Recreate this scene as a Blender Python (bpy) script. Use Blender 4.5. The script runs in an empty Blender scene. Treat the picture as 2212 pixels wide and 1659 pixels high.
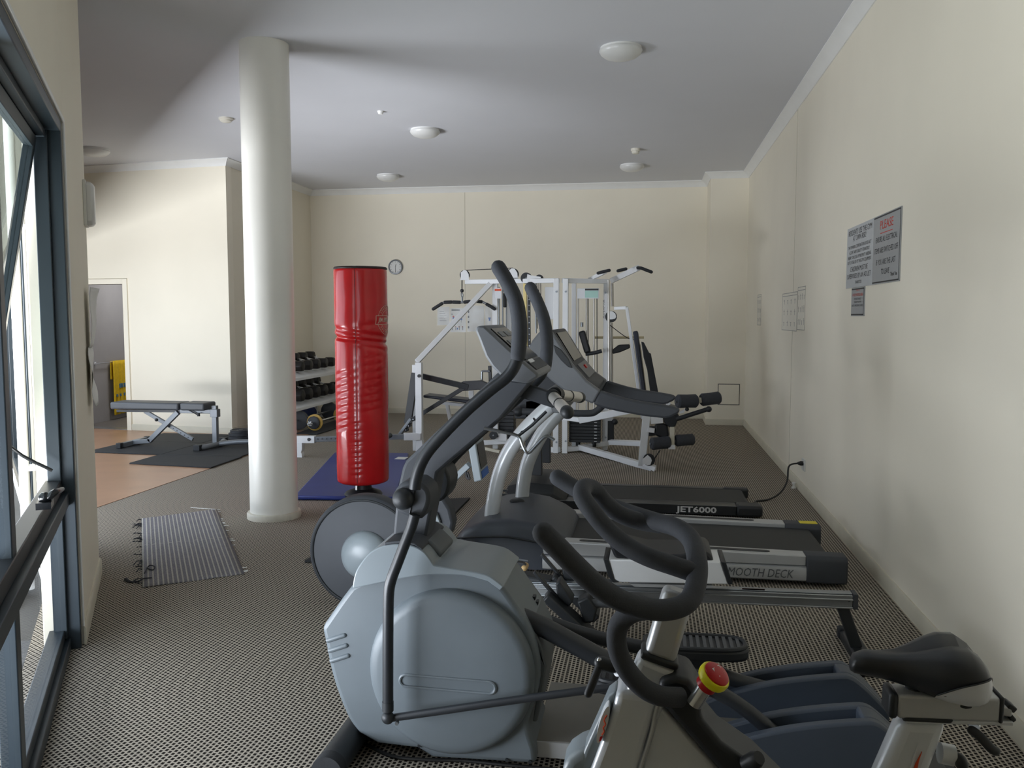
import bpy, bmesh, math, random
from mathutils import Vector, Matrix, noise
random.seed(7)
V = Vector
SC = bpy.context.scene
COL = SC.collection

# ------------------------------------------------------------------ camera
CAM_H, YAW, PITCH, FPX = 1.5, math.radians(9.14), math.radians(4.5), 1840.7
cd = bpy.data.cameras.new('camera'); cam = bpy.data.objects.new('camera', cd); COL.objects.link(cam)
cd.sensor_fit = 'HORIZONTAL'; cd.sensor_width = 36.0; cd.lens = FPX / 2212 * 36
cd.clip_start = 0.02; cd.clip_end = 200
cam.location = (0, 0, CAM_H); cam.rotation_euler = (math.pi/2 - PITCH, 0, YAW)
SC.camera = cam
# ------------------------------------------------------------------ world, lights, exposure
K0, K1, K2 = 1.15, 0.66, 0.50
wd = bpy.data.worlds.new('world'); SC.world = wd; wd.use_nodes = True
bg = wd.node_tree.nodes['Background']; bg.inputs[0].default_value = (0.84, 0.92, 1.0, 1); bg.inputs[1].default_value = 2.5*K0
def area(name, loc, direction, sx, sy, power, col):
    d = bpy.data.lights.new(name, 'AREA'); d.shape = 'RECTANGLE'; d.size = sx; d.size_y = sy; d.energy = power; d.color = col
    o = bpy.data.objects.new(name, d); COL.objects.link(o); o.location = loc
    o.rotation_euler = V(direction).to_track_quat('-Z', 'Y').to_euler(); return o
# sunlit ground beyond the glazed wall left of the column throws its light up into the room
dl = area('sunlit_ground_doors', (-6.7, 2.9, -.08), (0, 0.001, 1), 5.2, 3.2, 2400*K1, (.97, 0.985, 1.0))
dl.rotation_euler.z += math.atan2(.747, -.664)
# bright paving close outside the window ribbon beside the camera
rl = area('sunlit_ground_ribbon', (-2.62, 1.28, .45), (.851*.72, .525*.72, .7), 2.0, 1.2, 330*K2, (0.90, 0.95, 1.0))
area('passage_fill', (-6.9, 11.5, 2.47), (0, 0.001, -1), .5, .5, 14, (1, .98, .95))  # added fill light without a fixture, lifts the dark passage
vs = SC.view_settings
vs.view_transform = 'Standard'; vs.look = 'None'; vs.gamma = 1.0; vs.use_curve_mapping = False; vs.exposure = 0.42
SC.cycles.max_bounces = 10; SC.cycles.diffuse_bounces = 6; SC.cycles.sample_clamp_indirect = 6.0

# ------------------------------------------------------------------ measuring: a pixel of the photograph to a point in the room
FW = V((-math.sin(YAW)*math.cos(PITCH), math.cos(YAW)*math.cos(PITCH), -math.sin(PITCH)))
RT = V((math.cos(YAW), math.sin(YAW), 0)); UP = RT.cross(FW); EYE = V((0, 0, CAM_H))
def ray(x, y): return FW + RT*((x-1106)/FPX) - UP*((y-829.5)/FPX)
def PY(x, y, Y): d = ray(x, y); return EYE + d*(Y/d.y)
def PX(x, y, X): d = ray(x, y); return EYE + d*(X/d.x)
def PZ(x, y, z=0.0): d = ray(x, y); return EYE + d*((z-CAM_H)/d.z)
def L(pts, Y): return [PY(p[0], p[1], p[2] if len(p) > 2 else Y) for p in pts]

# ------------------------------------------------------------------ materials
def lin(h):
    h = h.lstrip('#'); r = []
    for i in (0, 2, 4):
        c = int(h[i:i+2], 16)/255; r.append(c/12.92 if c <= .04045 else ((c+.055)/1.055)**2.4)
    return (*r, 1)
MATS = {}
def mat(name, col, rough=.5, metal=0.0, var=.06, vscale=6.0, bump=0.0, bscale=60.0, coat=0.0, spec=.5, emis=None):
    if name in MATS: return MATS[name]
    m = bpy.data.materials.new(name); m.use_nodes = True; nt = m.node_tree; N = nt.nodes; K = nt.links
    b = N['Principled BSDF']; c = lin(col) if isinstance(col, str) else (*col, 1)
    b.inputs['Roughness'].default_value = rough; b.inputs['Metallic'].default_value = metal
    b.inputs['Coat Weight'].default_value = coat; b.inputs['Specular IOR Level'].default_value = spec
    tc = N.new('ShaderNodeTexCoord'); nz = N.new('ShaderNodeTexNoise'); nz.inputs['Scale'].default_value = vscale; nz.inputs['Detail'].default_value = 4
    K.new(tc.outputs['Object'], nz.inputs['Vector'])
    rp = N.new('ShaderNodeValToRGB'); K.new(nz.outputs['Fac'], rp.inputs['Fac'])
    rp.color_ramp.elements[0].position = .3; rp.color_ramp.elements[1].position = .7
    rp.color_ramp.elements[0].color = (*[max(0, k*(1-var)) for k in c[:3]], 1); rp.color_ramp.elements[1].color = (*[min(1, k*(1+var)) for k in c[:3]], 1)
    K.new(rp.outputs['Color'], b.inputs['Base Color'])
    if bump:
        n2 = N.new('ShaderNodeTexNoise'); n2.inputs['Scale'].default_value = bscale; n2.inputs['Detail'].default_value = 3
        K.new(tc.outputs['Object'], n2.inputs['Vector'])
        bp = N.new('ShaderNodeBump'); bp.inputs['Strength'].default_value = bump; bp.inputs['Distance'].default_value = .004
        K.new(n2.outputs['Fac'], bp.inputs['Height']); K.new(bp.outputs['Normal'], b.inputs['Normal'])
    MATS[name] = m; return m
def carpet_mat(name, light, dark, px, py, mort=.42):
    m = bpy.data.materials.new(name); m.use_nodes = True; nt = m.node_tree; N = nt.nodes; K = nt.links; b = N['Principled BSDF']
    b.inputs['Roughness'].default_value = .95; b.inputs['Specular IOR Level'].default_value = .15
    g = N.new('ShaderNodeNewGeometry'); sp = N.new('ShaderNodeSeparateXYZ'); K.new(g.outputs['Position'], sp.inputs[0])
    cb = N.new('ShaderNodeCombineXYZ'); K.new(sp.outputs['Y'], cb.inputs['X']); K.new(sp.outputs['X'], cb.inputs['Y'])
    br = N.new('ShaderNodeTexBrick'); K.new(cb.outputs[0], br.inputs['Vector'])
    br.inputs['Scale'].default_value = 1; br.inputs['Brick Width'].default_value = py; br.inputs['Row Height'].default_value = px
    br.inputs['Mortar Size'].default_value = px*mort*.5; br.inputs['Mortar Smooth'].default_value = .35; br.offset = .5
    nz = N.new('ShaderNodeTexNoise'); nz.inputs['Scale'].default_value = 180; nz.inputs['Detail'].default_value = 3; K.new(g.outputs['Position'], nz.inputs['Vector'])
    def ramp(c, v):
        r = N.new('ShaderNodeValToRGB'); c = lin(c)
        r.color_ramp.elements[0].position = .3; r.color_ramp.elements[1].position = .7
        r.color_ramp.elements[0].color = (*[k*(1-v) for k in c[:3]], 1); r.color_ramp.elements[1].color = (*[k*(1+v) for k in c[:3]], 1)
        K.new(nz.outputs['Fac'], r.inputs['Fac']); return r
    d = ramp(dark, .35); l = ramp(light, .22)
    K.new(d.outputs[0], br.inputs['Color1']); K.new(d.outputs[0], br.inputs['Color2']); K.new(l.outputs[0], br.inputs['Mortar'])
    K.new(br.outputs['Color'], b.inputs['Base Color'])
    bp = N.new('ShaderNodeBump'); bp.inputs['Strength'].default_value = .6; bp.inputs['Distance'].default_value = .003
    K.new(br.outputs['Fac'], bp.inputs['Height']); K.new(bp.outputs['Normal'], b.inputs['Normal'])
    MATS[name] = m; return m
def glass_mat(name, tint=(.90, .91, .93), refl=.10):
    m = bpy.data.materials.new(name); m.use_nodes = True; nt = m.node_tree; N = nt.nodes; K = nt.links
    N.remove(N['Principled BSDF']); out = N['Material Output']
    t = N.new('ShaderNodeBsdfTransparent'); t.inputs[0].default_value = (*tint, 1)
    g = N.new('ShaderNodeBsdfGlossy'); g.inputs['Roughness'].default_value = .02
    lw = N.new('ShaderNodeLayerWeight'); lw.inputs['Blend'].default_value = .5; pw = N.new('ShaderNodeMath'); pw.operation = 'POWER'; pw.inputs[1].default_value = 5.0; K.new(lw.outputs['Facing'], pw.inputs[0])
    fr = N.new('ShaderNodeMath'); fr.operation = 'MULTIPLY_ADD'; fr.inputs[1].default_value = .30; fr.inputs[2].default_value = .02; K.new(pw.outputs[0], fr.inputs[0])
    mx = N.new('ShaderNodeMixShader'); K.new(fr.outputs[0], mx.inputs[0]); K.new(t.outputs[0], mx.inputs[1]); K.new(g.outputs[0], mx.inputs[2])
    K.new(mx.outputs[0], out.inputs[0]); MATS[name] = m; return m

mat('wall_paint', '#ede6d4', .7, var=.02, vscale=1.5, bump=.05, bscale=90)
mat('ceiling_paint', '#d2d3d7', .8, var=.015, vscale=1.2)
mat('trim_paint', '#e9e9e6', .45, var=.02)
mat('skirting_paint', '#cfc9b6', .5, var=.04)
carpet_mat('carpet', '#b1a89a', '#221e1b', .0175, .021, .46)
carpet_mat('carpet_offcut', '#b9b4aa', '#5b5a5a', .017, .2, .62)
mat('vinyl_tan', '#ab866b', .32, var=.10, vscale=3)
mat('column_paint', '#f1efe7', .33, var=.03, vscale=2)
mat('collar_paint', '#cdc8ba', .5, var=.08, vscale=20)
mat('window_metal', '#2c353b', .42, metal=.2, var=.06)
mat('window_black', '#16191b', .4, var=.1)
glass_mat('window_glass'); glass_mat('sash_glass', (.62, .65, .64))
mat('rubber', '#26282b', .75, var=.12, vscale=30, bump=.2, bscale=200)
mat('foam', '#3a3d43', .8, var=.08, vscale=40, bump=.15, bscale=300)
mat('black_satin', '#25282c', .38, var=.08)
mat('black_gloss', '#141619', .22, var=.05)
mat('black_plastic', '#232629', .5, var=.08, vscale=20)
mat('shroud_grey', '#646c71', .42, var=.035, vscale=8, bump=.04, bscale=250)
mat('shroud_light', '#838c91', .34, var=.03)
mat('shroud_dark', '#565b5e', .5, var=.05)
mat('charcoal', '#3b3e43', .62, var=.06, bump=.05, bscale=300)
mat('ramp_blue', '#3d4550', .45, var=.05)
mat('hood_blue', '#41464f', .45, var=.05)
mat('silver_paint', '#cdd1d5', .30, metal=.08, var=.02, coat=.4)
mat('sheet_paper', '#e6e1d2', .7, var=.02)
mat('silver_flat', '#b9bbbc', .38, metal=.35, var=.03)
mat('chrome', '#d6d8da', .2, metal=.9, var=.02)
mat('steel', '#8f9499', .3, metal=.9, var=.05)
mat('aluminium', '#9fa2a4', .35, metal=.8, var=.04)
mat('white_powder', '#e4e6e8', .35, var=.02)
mat('bench_grey', '#7a7f84', .4, metal=.3, var=.04)
mat('pad_black', '#1c1e22', .45, var=.08)
mat('pad_navy', '#2a2e3a', .45, var=.06)
mat('pad_grey', '#4b4e52', .5, var=.06)
mat('red_vinyl', '#c3161c', .27, var=.10, vscale=5, bump=.06, bscale=40, coat=.25)
mat('seam_dark', '#4a0c10', .5)
mat('black_cap', '#2b1d1c', .5)
mat('blue_mat', '#24357e', .42, var=.08, vscale=4)
mat('belt_black', '#1e2022', .6, var=.08, vscale=15)
mat('hex_black', '#15120f', .5, var=.12, vscale=30)
mat('yellow_ring', '#c9a34b', .5)
mat('knob_yellow', '#e6de1c', .35)
mat('knob_red', '#b5161c', .35)
mat('towel_yellow', '#d8b41d', .95, var=.12, vscale=25, bump=.4, bscale=300)
mat('towel_blue', '#4a6f86', .95, var=.1)
mat('paper', '#dcdcd8', .55, var=.03)
mat('paper_print', '#9aa1a8', .6, var=.4, vscale=90)
mat('sleeve', '#e3e4e4', .12, var=.05, coat=.8)
mat('sign_light', '#b3b6b8', .45, metal=0, var=.02)
mat('sign_grey', '#999b9c', .45, metal=0, var=.02)
mat('print_black', '#2b2c2e', .6)
mat('print_red', '#c8402e', .6)
mat('print_blue', '#3a62a8', .6)
mat('print_green', '#a9cfc6', .5)
mat('lettering_white', '#d9dadb', .5)
mat('lettering_grey', '#55585b', .5)
mat('logo_ivory', '#d8b9a6', .5)
mat('sticker_white', '#d9dce0', .4)
mat('print_orange', '#d3512c', .5)
mat('label_yellow', '#e2d21a', .5)
mat('diffuser', '#d9d9d6', .3, var=.01)
mat('grey_wall', '#9b9a9d', .7, var=.02)
mat('dark_floor', '#6c6763', .5, var=.06)
mat('cable_black', '#1a1a1a', .5)
mat('white_plastic', '#dcdcd6', .4, var=.02)
mat('beige_plastic', '#bdb08e', .5, var=.05)
mat('wood_handle', '#c2a26f', .5, var=.15, vscale=30)
mat('paver', '#5f6061', .85, var=.14, vscale=12, bump=.4, bscale=90)
mat('paver_joint', '#5c5b58', .9)
mat('exterior_cream', '#625e51', .8, var=.04)
mat('thread_dark', '#2e2f35', .9)
mat('lcd', '#3a3f45', .2)
mat('brushed_steel', '#cfccc6', .32, metal=.55, var=.03)
mat('plate_grey', '#77746e', .55)
mat('alarm_cream', '#d9d5c8', .5)
mat('plate_iron', '#3b3d42', .5, var=.08)

# ------------------------------------------------------------------ mesh building
def frame_from(t, up=V((0, 0, 1))):
    t = t.normalized()
    if abs(t.dot(up)) > .98: up = V((0, 1, 0))
    a = up.cross(t).normalized(); b = t.cross(a).normalized(); return a, b
def smooth(pts, k=6):
    pts = [V(p) for p in pts]; out = []
    for i in range(len(pts)-1):
        p0 = pts[max(i-1, 0)]; p1 = pts[i]; p2 = pts[i+1]; p3 = pts[min(i+2, len(pts)-1)]
        for j in range(k):
            t = j/k
            out.append(.5*((2*p1)+(p2-p0)*t+(2*p0-5*p1+4*p2-p3)*t*t+(3*p1-p0-3*p2+p3)*t*t*t))
    out.append(pts[-1]); return out
class MB:
    def __init__(s): s.v = []; s.f = []
    def add(s, vs, fs):
        o = len(s.v); s.v += [V(p) for p in vs]; s.f += [tuple(i+o for i in q) for q in fs]; return s
    def box(s, c, d, ax=None):
        c = V(c); X, Y, Z = ax if ax else (V((1, 0, 0)), V((0, 1, 0)), V((0, 0, 1)))
        vs = [c+X*(i*d[0]/2)+Y*(j*d[1]/2)+Z*(k*d[2]/2) for i in (-1, 1) for j in (-1, 1) for k in (-1, 1)]
        return s.add(vs, [(0, 1, 3, 2), (4, 6, 7, 5), (0, 4, 5, 1), (2, 3, 7, 6), (0, 2, 6, 4), (1, 5, 7, 3)])
    def span(s, a, b): a, b = V(a), V(b); return s.box((a+b)/2, [abs(q) for q in (b-a)])
    def bar(s, p, q, w, h, up=V((0, 0, 1))):
        p, q = V(p), V(q); a, b = frame_from(q-p, V(up)); return s.box((p+q)/2, ((q-p).length, w, h), ((q-p).normalized(), a, b))
    def tube(s, pts, r, n=12, sm=0, cap=True, rnd=False, closed=False):
        pts = [V(p) for p in pts]
        R = r if isinstance(r, (list, tuple)) else [r]*len(pts)
        if sm:
            o = len(pts); pts2 = smooth(pts, sm); R = [R[min(int(i/sm), o-1)]*(1-(i/sm-int(i/sm)))+R[min(int(i/sm)+1, o-1)]*(i/sm-int(i/sm)) for i in range(len(pts2))]; pts = pts2
        if rnd:
            d0 = (pts[0]-pts[1]).normalized(); d1 = (pts[-1]-pts[-2]).normalized()
            A = [(pts[0]+d0*R[0]*math.sin(u), R[0]*math.cos(u)) for u in (1.35, .9, .45)]
            B = [(pts[-1]+d1*R[-1]*math.sin(u), R[-1]*math.cos(u)) for u in (.45, .9, 1.35)]
            pts = [a[0] for a in A]+pts+[b[0] for b in B]; R = [a[1] for a in A]+list(R)+[b[1] for b in B]
        vs = []; fs = []; m = len(pts); a = None
        for i in range(m):
            t = (pts[(i+1) % m]-pts[i-1]) if closed else (pts[min(i+1, m-1)]-pts[max(i-1, 0)])
            t.normalize()
            if a is None: a, b = frame_from(t)
            else: a = (a-t*a.dot(t)).normalized(); b = t.cross(a).normalized()
            for j in range(n):
                u = 2*math.pi*j/n; vs.append(pts[i]+a*(R[i]*math.cos(u))+b*(R[i]*math.sin(u)))
        for i in range(m if closed else m-1):
            k = (i+1) % m
            for j in range(n): fs.append((i*n+j, i*n+(j+1) % n, k*n+(j+1) % n, k*n+j))
        if cap and not closed: fs.append(tuple(range(n-1, -1, -1))); fs.append(tuple((m-1)*n+j for j in range(n)))
        return s.add(vs, fs)
    def cyl(s, p, q, r, n=20, r2=None): return s.tube([p, q], [r, r if r2 is None else r2], n)
    def prism(s, poly, vec):
        vec = V(vec); n = len(poly); vs = [V(p) for p in poly]+[V(p)+vec for p in poly]
        return s.add(vs, [tuple(range(n)), tuple(range(2*n-1, n-1, -1))]+[(i, n+i, n+(i+1) % n, (i+1) % n) for i in range(n)])
    def loft(s, secs, cap=True):
        n = len(secs[0]); vs = [V(p) for q in secs for p in q]; fs = []
        for i in range(len(secs)-1):
            for j in range(n): fs.append((i*n+j, i*n+(j+1) % n, (i+1)*n+(j+1) % n, (i+1)*n+j))
        if cap: fs.append(tuple(range(n-1, -1, -1))); fs.append(tuple((len(secs)-1)*n+j for j in range(n)))
        return s.add(vs, fs)
    def lathe(s, prof, o, axis=(0, 0, 1), n=32, cap=True):
        o = V(o); ax = V(axis).normalized(); a, b = frame_from(ax, V((0, 0, 1)) if abs(ax.z) < .9 else V((0, 1, 0)))
        secs = [[o+ax*h+a*(max(r, 1e-4)*math.cos(2*math.pi*j/n))+b*(max(r, 1e-4)*math.sin(2*math.pi*j/n)) for j in range(n)] for r, h in prof]
        return s.loft(secs, cap)
    def ball(s, c, r, n=20, sc=(1, 1, 1)):
        c = V(c); secs = []
        for i in range(1, n//2):
            u = math.pi*i/(n//2); secs.append([c+V((r*sc[0]*math.sin(u)*math.cos(2*math.pi*j/n), r*sc[1]*math.sin(u)*math.sin(2*math.pi*j/n), -r*sc[2]*math.cos(u))) for j in range(n)])
        return s.loft(secs)
    def ring(s, c, axis, R, r, n=40, m=10):
        c = V(c); ax = V(axis).normalized(); a, b = frame_from(ax, V((0, 0, 1)) if abs(ax.z) < .9 else V((0, 1, 0)))
        return s.tube([c+a*(R*math.cos(2*math.pi*i/n))+b*(R*math.sin(2*math.pi*i/n)) for i in range(n)], r, m, closed=True)
    def text(s, t, o, xd, ud, size, wscale=1.0, align='CENTER', depth=.0006, bold=0.0, fit=None, shear=0.0):
        cu = bpy.data.curves.new('tmp', 'FONT'); cu.body = t; cu.align_x = align; cu.align_y = 'CENTER'; cu.size = 1; cu.resolution_u = 2; cu.offset = bold; cu.shear = shear
        ob = bpy.data.objects.new('tmp', cu); COL.objects.link(ob); dg = bpy.context.evaluated_depsgraph_get(); dg.update()
        me = bpy.data.meshes.new_from_object(ob.evaluated_get(dg)); bpy.data.objects.remove(ob); bpy.data.curves.remove(cu)
        xd = V(xd).normalized(); ud = V(ud).normalized(); nd = xd.cross(ud)
        if fit and len(me.vertices):
            w = max(v.co.x for v in me.vertices)-min(v.co.x for v in me.vertices); wscale = fit/(w*size)
        vs = [V(o)+xd*(v.co.x*size*wscale)+ud*(v.co.y*size)+nd*depth for v in me.vertices]; fs = [tuple(p.vertices) for p in me.polygons]
        bpy.data.meshes.remove(me); return s.add(vs, fs)
    def build(s, name, m, parent=None, bevel=0.0, flat=False, ang=40, seg=2, fixn=True):
        o3 = V((0, 0, 0))
        if parent is not None:
            p = parent
            while p is not None: o3 = o3+p.location; p = p.parent
        me = bpy.data.meshes.new(name); me.from_pydata([tuple(v-o3) for v in s.v], [], s.f)
        if fixn:
            bm = bmesh.new(); bm.from_mesh(me); bmesh.ops.recalc_face_normals(bm, faces=bm.faces); bm.to_mesh(me); bm.free()
        if not flat: me.shade_smooth(); me.set_sharp_from_angle(angle=math.radians(ang))
        me.materials.append(MATS[m]); ob = bpy.data.objects.new(name, me); COL.objects.link(ob)
        if parent is not None: ob.parent = parent
        if bevel:
            bv = ob.modifiers.new('bevel', 'BEVEL'); bv.width = bevel; bv.segments = seg; bv.limit_method = 'ANGLE'; bv.angle_limit = math.radians(35); bv.harden_normals = False
            if not flat: me.shade_smooth(); me.set_sharp_from_angle(angle=math.radians(75 if seg > 1 else 40))
        return ob
def tag(o, label, cat, group=None):
    o['label'] = label; o['category'] = cat
    if group: o['group'] = group
    return o
def thing(name, label, cat, loc=(0, 0, 0), group=None):
    o = bpy.data.objects.new(name, None); o.empty_display_size = .1; COL.objects.link(o); o.location = loc; return tag(o, label, cat, group)
def struct(mb, name, m, parent=None, **k):
    o = mb.build(name, m, parent, **k)
    if parent is None: o['kind'] = 'structure'
    return o
# ================================================================== THE ROOM
H = 3.465; XR = 1.312; YP = 12.10; YB = 12.81; XPIER = .805; XS = -5.25
DC = V((-5.25, 10.11, 0)); DD = V((-1.51, .17, 0)).normalized(); DN = V((-DD.y, DD.x, 0))   # door wall: start, run, outward (+Y)
if DN.y < 0: DN = -DN
WE = V((-3.18, 4.47, 0)); WT = V((.525, -.851, 0)).normalized(); WN = V((.851, .525, 0)).normalized()  # window wall: corner, run towards camera, into the room
def WW(s, off, z): return WE+WT*s+WN*off+V((0, 0, z))
def DW(s, off, z): return DC+DD*s+DN*off+V((0, 0, z))
G0 = V((-3.32, 4.40, 0)); GD = V((-.664, .747, 0)).normalized(); GI = V((.747, .664, 0)).normalized(); GLEN = 7.0   # glazed wall: start, run, into the room
def GW(s, off, z): return G0+GD*s+GI*off+V((0, 0, z))
YN = -1.25; WLEN = 6.55
# floors
fl = MB().prism([WW(WLEN, -.06, -.12), V((XR+.1, YN-.1, -.12)), V((XR+.1, 13.0, -.12)), V((-8.4, 13.0, -.12)), GW(GLEN+.2, -.1, -.12), GW(.05, -.1, -.12)], (0, 0, .12)); struct(fl, 'floor', 'carpet')
gv = GW((-4.28-G0.x)/GD.x, 0, 0)
struct(MB().prism([V((-4.28, gv.y-.1, .0005)), V((-4.28, 10.6, .0005)), V((-8.3, 10.6, .0005)), GW(GLEN+.2, -.05, .0005)], (0, 0, .0035)), 'floor_vinyl', 'vinyl_tan')
struct(MB().prism([WW(WLEN+.5, -.6, H), V((XR+.3, YN-.4, H)), V((XR+.3, 13.4, H)), V((-9.2, 13.4, H)), GW(GLEN+1.2, -.6, H), GW(.05, -.6, H)], (0, 0, .15)), 'ceiling', 'ceiling_paint')
# walls
struct(MB().span((XR, -1.4, 0), (XR+.15, 13.0, H)), 'wall_right', 'wall_paint')
struct(MB().span((XPIER, YP, 0), (XR+.1, YB+.1, H)), 'wall_pier', 'wall_paint')
struct(MB().span((XS-.1, YB, 0), (XPIER+.05, YB+.15, H)), 'wall_back', 'wall_paint')
struct(MB().prism([(XS, DC.y, 0), (XS, YB+.1, 0), (XS-.15, YB+.1, 0), (XS-.15, DC.y+.02, 0)], (0, 0, H)), 'wall_side', 'wall_paint')
DO0, DO1, DHT = 1.58, 2.44, 1.93
d = MB()
def dseg(m, s0, s1, z0, z1, o0=0, o1=.12): m.prism([DW(s0, o0, z0), DW(s1, o0, z0), DW(s1, o1, z0), DW(s0, o1, z0)], (0, 0, z1-z0))
dseg(d, 0, DO0, 0, H); dseg(d, DO1, 3.9, 0, H); dseg(d, DO0, DO1, DHT, H); struct(d, 'wall_door', 'wall_paint')
struct(MB().span((-8.45, 9.55, 0), (-8.2, 10.9, H)), 'wall_left', 'wall_paint')
struct(MB().span((.2, YN-.15, 0), (XR+.1, YN, H)), 'wall_near', 'wall_paint')
# window wall with one long opening down to the floor
def wseg(m, s0, s1, z0, z1, o0=-.16, o1=0): m.prism([WW(s0, o0, z0), WW(s1, o0, z0), WW(s1, o1, z0), WW(s0, o1, z0)], (0, 0, z1-z0)); return m
WS0, WS1, WHD = 1.20, 3.40, 2.35
w = MB(); wseg(w, 0, WS0, 0, H); wseg(w, WS1, WLEN+.2, 0, H); wseg(w, WS0, WS1, WHD, H); struct(w, 'wall_window', 'wall_paint', bevel=.006)
# glazed wall left of the column (hidden from the picture behind the window wall)
GS0, GS1, GHD = .55, 6.6, 2.1
def gseg(m, s0, s1, z0, z1, o0=-.14, o1=0): m.prism([GW(s0, o0, z0), GW(s1, o0, z0), GW(s1, o1, z0), GW(s0, o1, z0)], (0, 0, z1-z0)); return m
g = MB(); gseg(g, 0, GS0, 0, H); gseg(g, GS1, GLEN+.3, 0, H); gseg(g, GS0, GS1, GHD, H); struct(g, 'wall_glazed', 'exterior_cream')
gw = bpy.data.objects.new('window_2', None); COL.objects.link(gw); gw['kind'] = 'structure'
n = 6
for i in range(n+1):
    x = GS0+.03+(GS1-GS0-.06)*i/n; gseg(MB(), x-.03, x+.03, 0, GHD, -.10, -.03).build('window_frame', 'window_metal', gw)
    if i < n: gseg(MB(), x+.03, x+(GS1-GS0-.06)/n-.03, .06, GHD, -.07, -.064).build('pane', 'window_glass', gw)
gseg(MB(), GS0, GS1, 0, .06, -.10, -.03).build('window_sill', 'window_metal', gw)
# cornices and skirtings
def cornice(a, b, inn, name, ma=0, mb=0):
    a, b, inn = V(a), V(b), V(inn); c = .085; dr_ = (b-a).normalized()
    pr = [(0, -c), (c*.12, -c), (c*.2, -c*.86), (c*.55, -c*.4), (c*.86, -c*.2), (c, -c*.12), (c, 0), (0, 0)]
    secs = [[p+dr_*(k*u)+inn*u+V((0, 0, H+w)) for u, w in pr] for p, k in ((a, -ma), (b, mb))]
    struct(MB().loft(secs), name, 'trim_paint')
cornice((XR, -1.2, 0), (XR, YP+.05, 0), (-1, 0, 0), 'trim_1')
cornice((XR, YP, 0), (XPIER, YP, 0), (0, -1, 0), 'trim_2', 0, 1)
cornice((XPIER, YP, 0), (XPIER, YB, 0), (-1, 0, 0), 'trim_3', 1, 0)
cornice((XPIER, YB, 0), (XS, YB, 0), (0, -1, 0), 'trim_4')
cornice((XS, YB, 0), (XS, DC.y, 0), (1, 0, 0), 'trim_5', 0, .9)
cornice(DW(0, 0, 0), DW(3.8, 0, 0), tuple(-DN), 'trim_6', 1.1, 0)
def skirt(a, b, inn, name, h=.085, t=.014):
    a, b, inn = V(a), V(b), V(inn)
    struct(MB().loft([[p, p+inn*t, p+inn*t+V((0, 0, h-.01)), p+inn*t*.5+V((0, 0, h)), p+V((0, 0, h))] for p in (a, b)]), name, 'skirting_paint')
skirt((XR, -1.2, 0), (XR, YP, 0), (-1, 0, 0), 'baseboard_right')
skirt((XR, YP, 0), (XPIER-.014, YP, 0), (0, -1, 0), 'baseboard_pier')
skirt((XPIER, YP, 0), (XPIER, YB, 0), (-1, 0, 0), 'baseboard_pier_side')
skirt((XPIER, YB, 0), (XS, YB, 0), (0, -1, 0), 'baseboard_back')
skirt((XS, YB, 0), (XS, DC.y-.014, 0), (1, 0, 0), 'baseboard_side')
skirt(DW(-.014, 0, 0), DW(DO0-.07, 0, 0), tuple(-DN), 'baseboard_door')
skirt(WW(-.0, 0, 0), WW(WS0, 0, 0), tuple(WN), 'baseboard_window')
# board joints in the painted walls
struct(MB().span((PY(1005, 700, YB).x-.004, YB-.003, .085), (PY(1005, 700, YB).x+.004, YB+.01, H-.085)), 'trim_7', 'skirting_paint')
struct(MB().span((XR-.003, 8.236, .085), (XR+.01, 8.244, H-.085)), 'trim_8', 'skirting_paint')
# column
cx, cy = -2.775, 5.965
struct(MB().lathe([(.175, 0), (.175, H)], (cx, cy, 0), n=72), 'column', 'column_paint')
struct(MB().lathe([(.178, .0), (.198, .0), (.198, .035), (.192, .045), (.176, .048)], (cx, cy, 0), n=72), 'trim_9', 'collar_paint')
# doorway, frame and the grey room behind it
dr = bpy.data.objects.new('door_1', None); COL.objects.link(dr); dr['kind'] = 'structure'
m = MB(); dseg(m, DO0-.07, DO0, 0, DHT+.07, -.02, .13); m.build('door_jamb', 'wall_paint', dr, bevel=.004)
m = MB(); dseg(m, DO1, DO1+.07, 0, DHT+.07, -.02, .13); m.build('door_jamb', 'wall_paint', dr, bevel=.004)
m = MB(); dseg(m, DO0, DO1, DHT, DHT+.07, -.02, .13); m.build('door_head', 'wall_paint', dr, bevel=.004)
m = MB(); dseg(m, DO0, DO1, .0, .012, -.01, .13); m.build('threshold', 'aluminium', dr)
GA, GB = V((-7.62, 10.42, 0)), V((-7.84, 12.2, 0))
struct(MB().prism([GA, GB, GB+V((-.1, 0, 0)), GA+V((-.1, 0, 0))], (0, 0, 2.6)), 'wall_passage', 'grey_wall')
struct(MB().span((-8.0, 12.2, 0), (-5.3, 12.3, 2.6)), 'wall_passage_back', 'grey_wall')
struct(MB().span((-8.0, 10.42, 2.5), (-5.3, 12.3, 2.6)), 'ceiling_passage', 'grey_wall')
struct(MB().prism([DW(DO0-.3, .12, .0005), DW(DO1+.2, .12, .0005), V((-8.0, 12.3, .0005)), V((-5.4, 12.3, .0005))], (0, 0, .006)), 'floor_passage', 'dark_floor')
# access hatch on the pier
a = PY(1551, 829, YP); b = PY(1597, 875, YP)
hx = thing('access_hatch', 'square painted access hatch low on the pier beside the corner', 'hatch', ((a.x+b.x)/2, YP, b.z))
MB().span((a.x, YP-.006, b.z), (b.x, YP-.001, a.z)).build('hatch_gap', 'window_black', hx)
MB().span((a.x+.008, YP-.009, b.z+.008), (b.x-.008, YP-.005, a.z-.008)).build('hatch_panel', 'wall_paint', hx)
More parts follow.
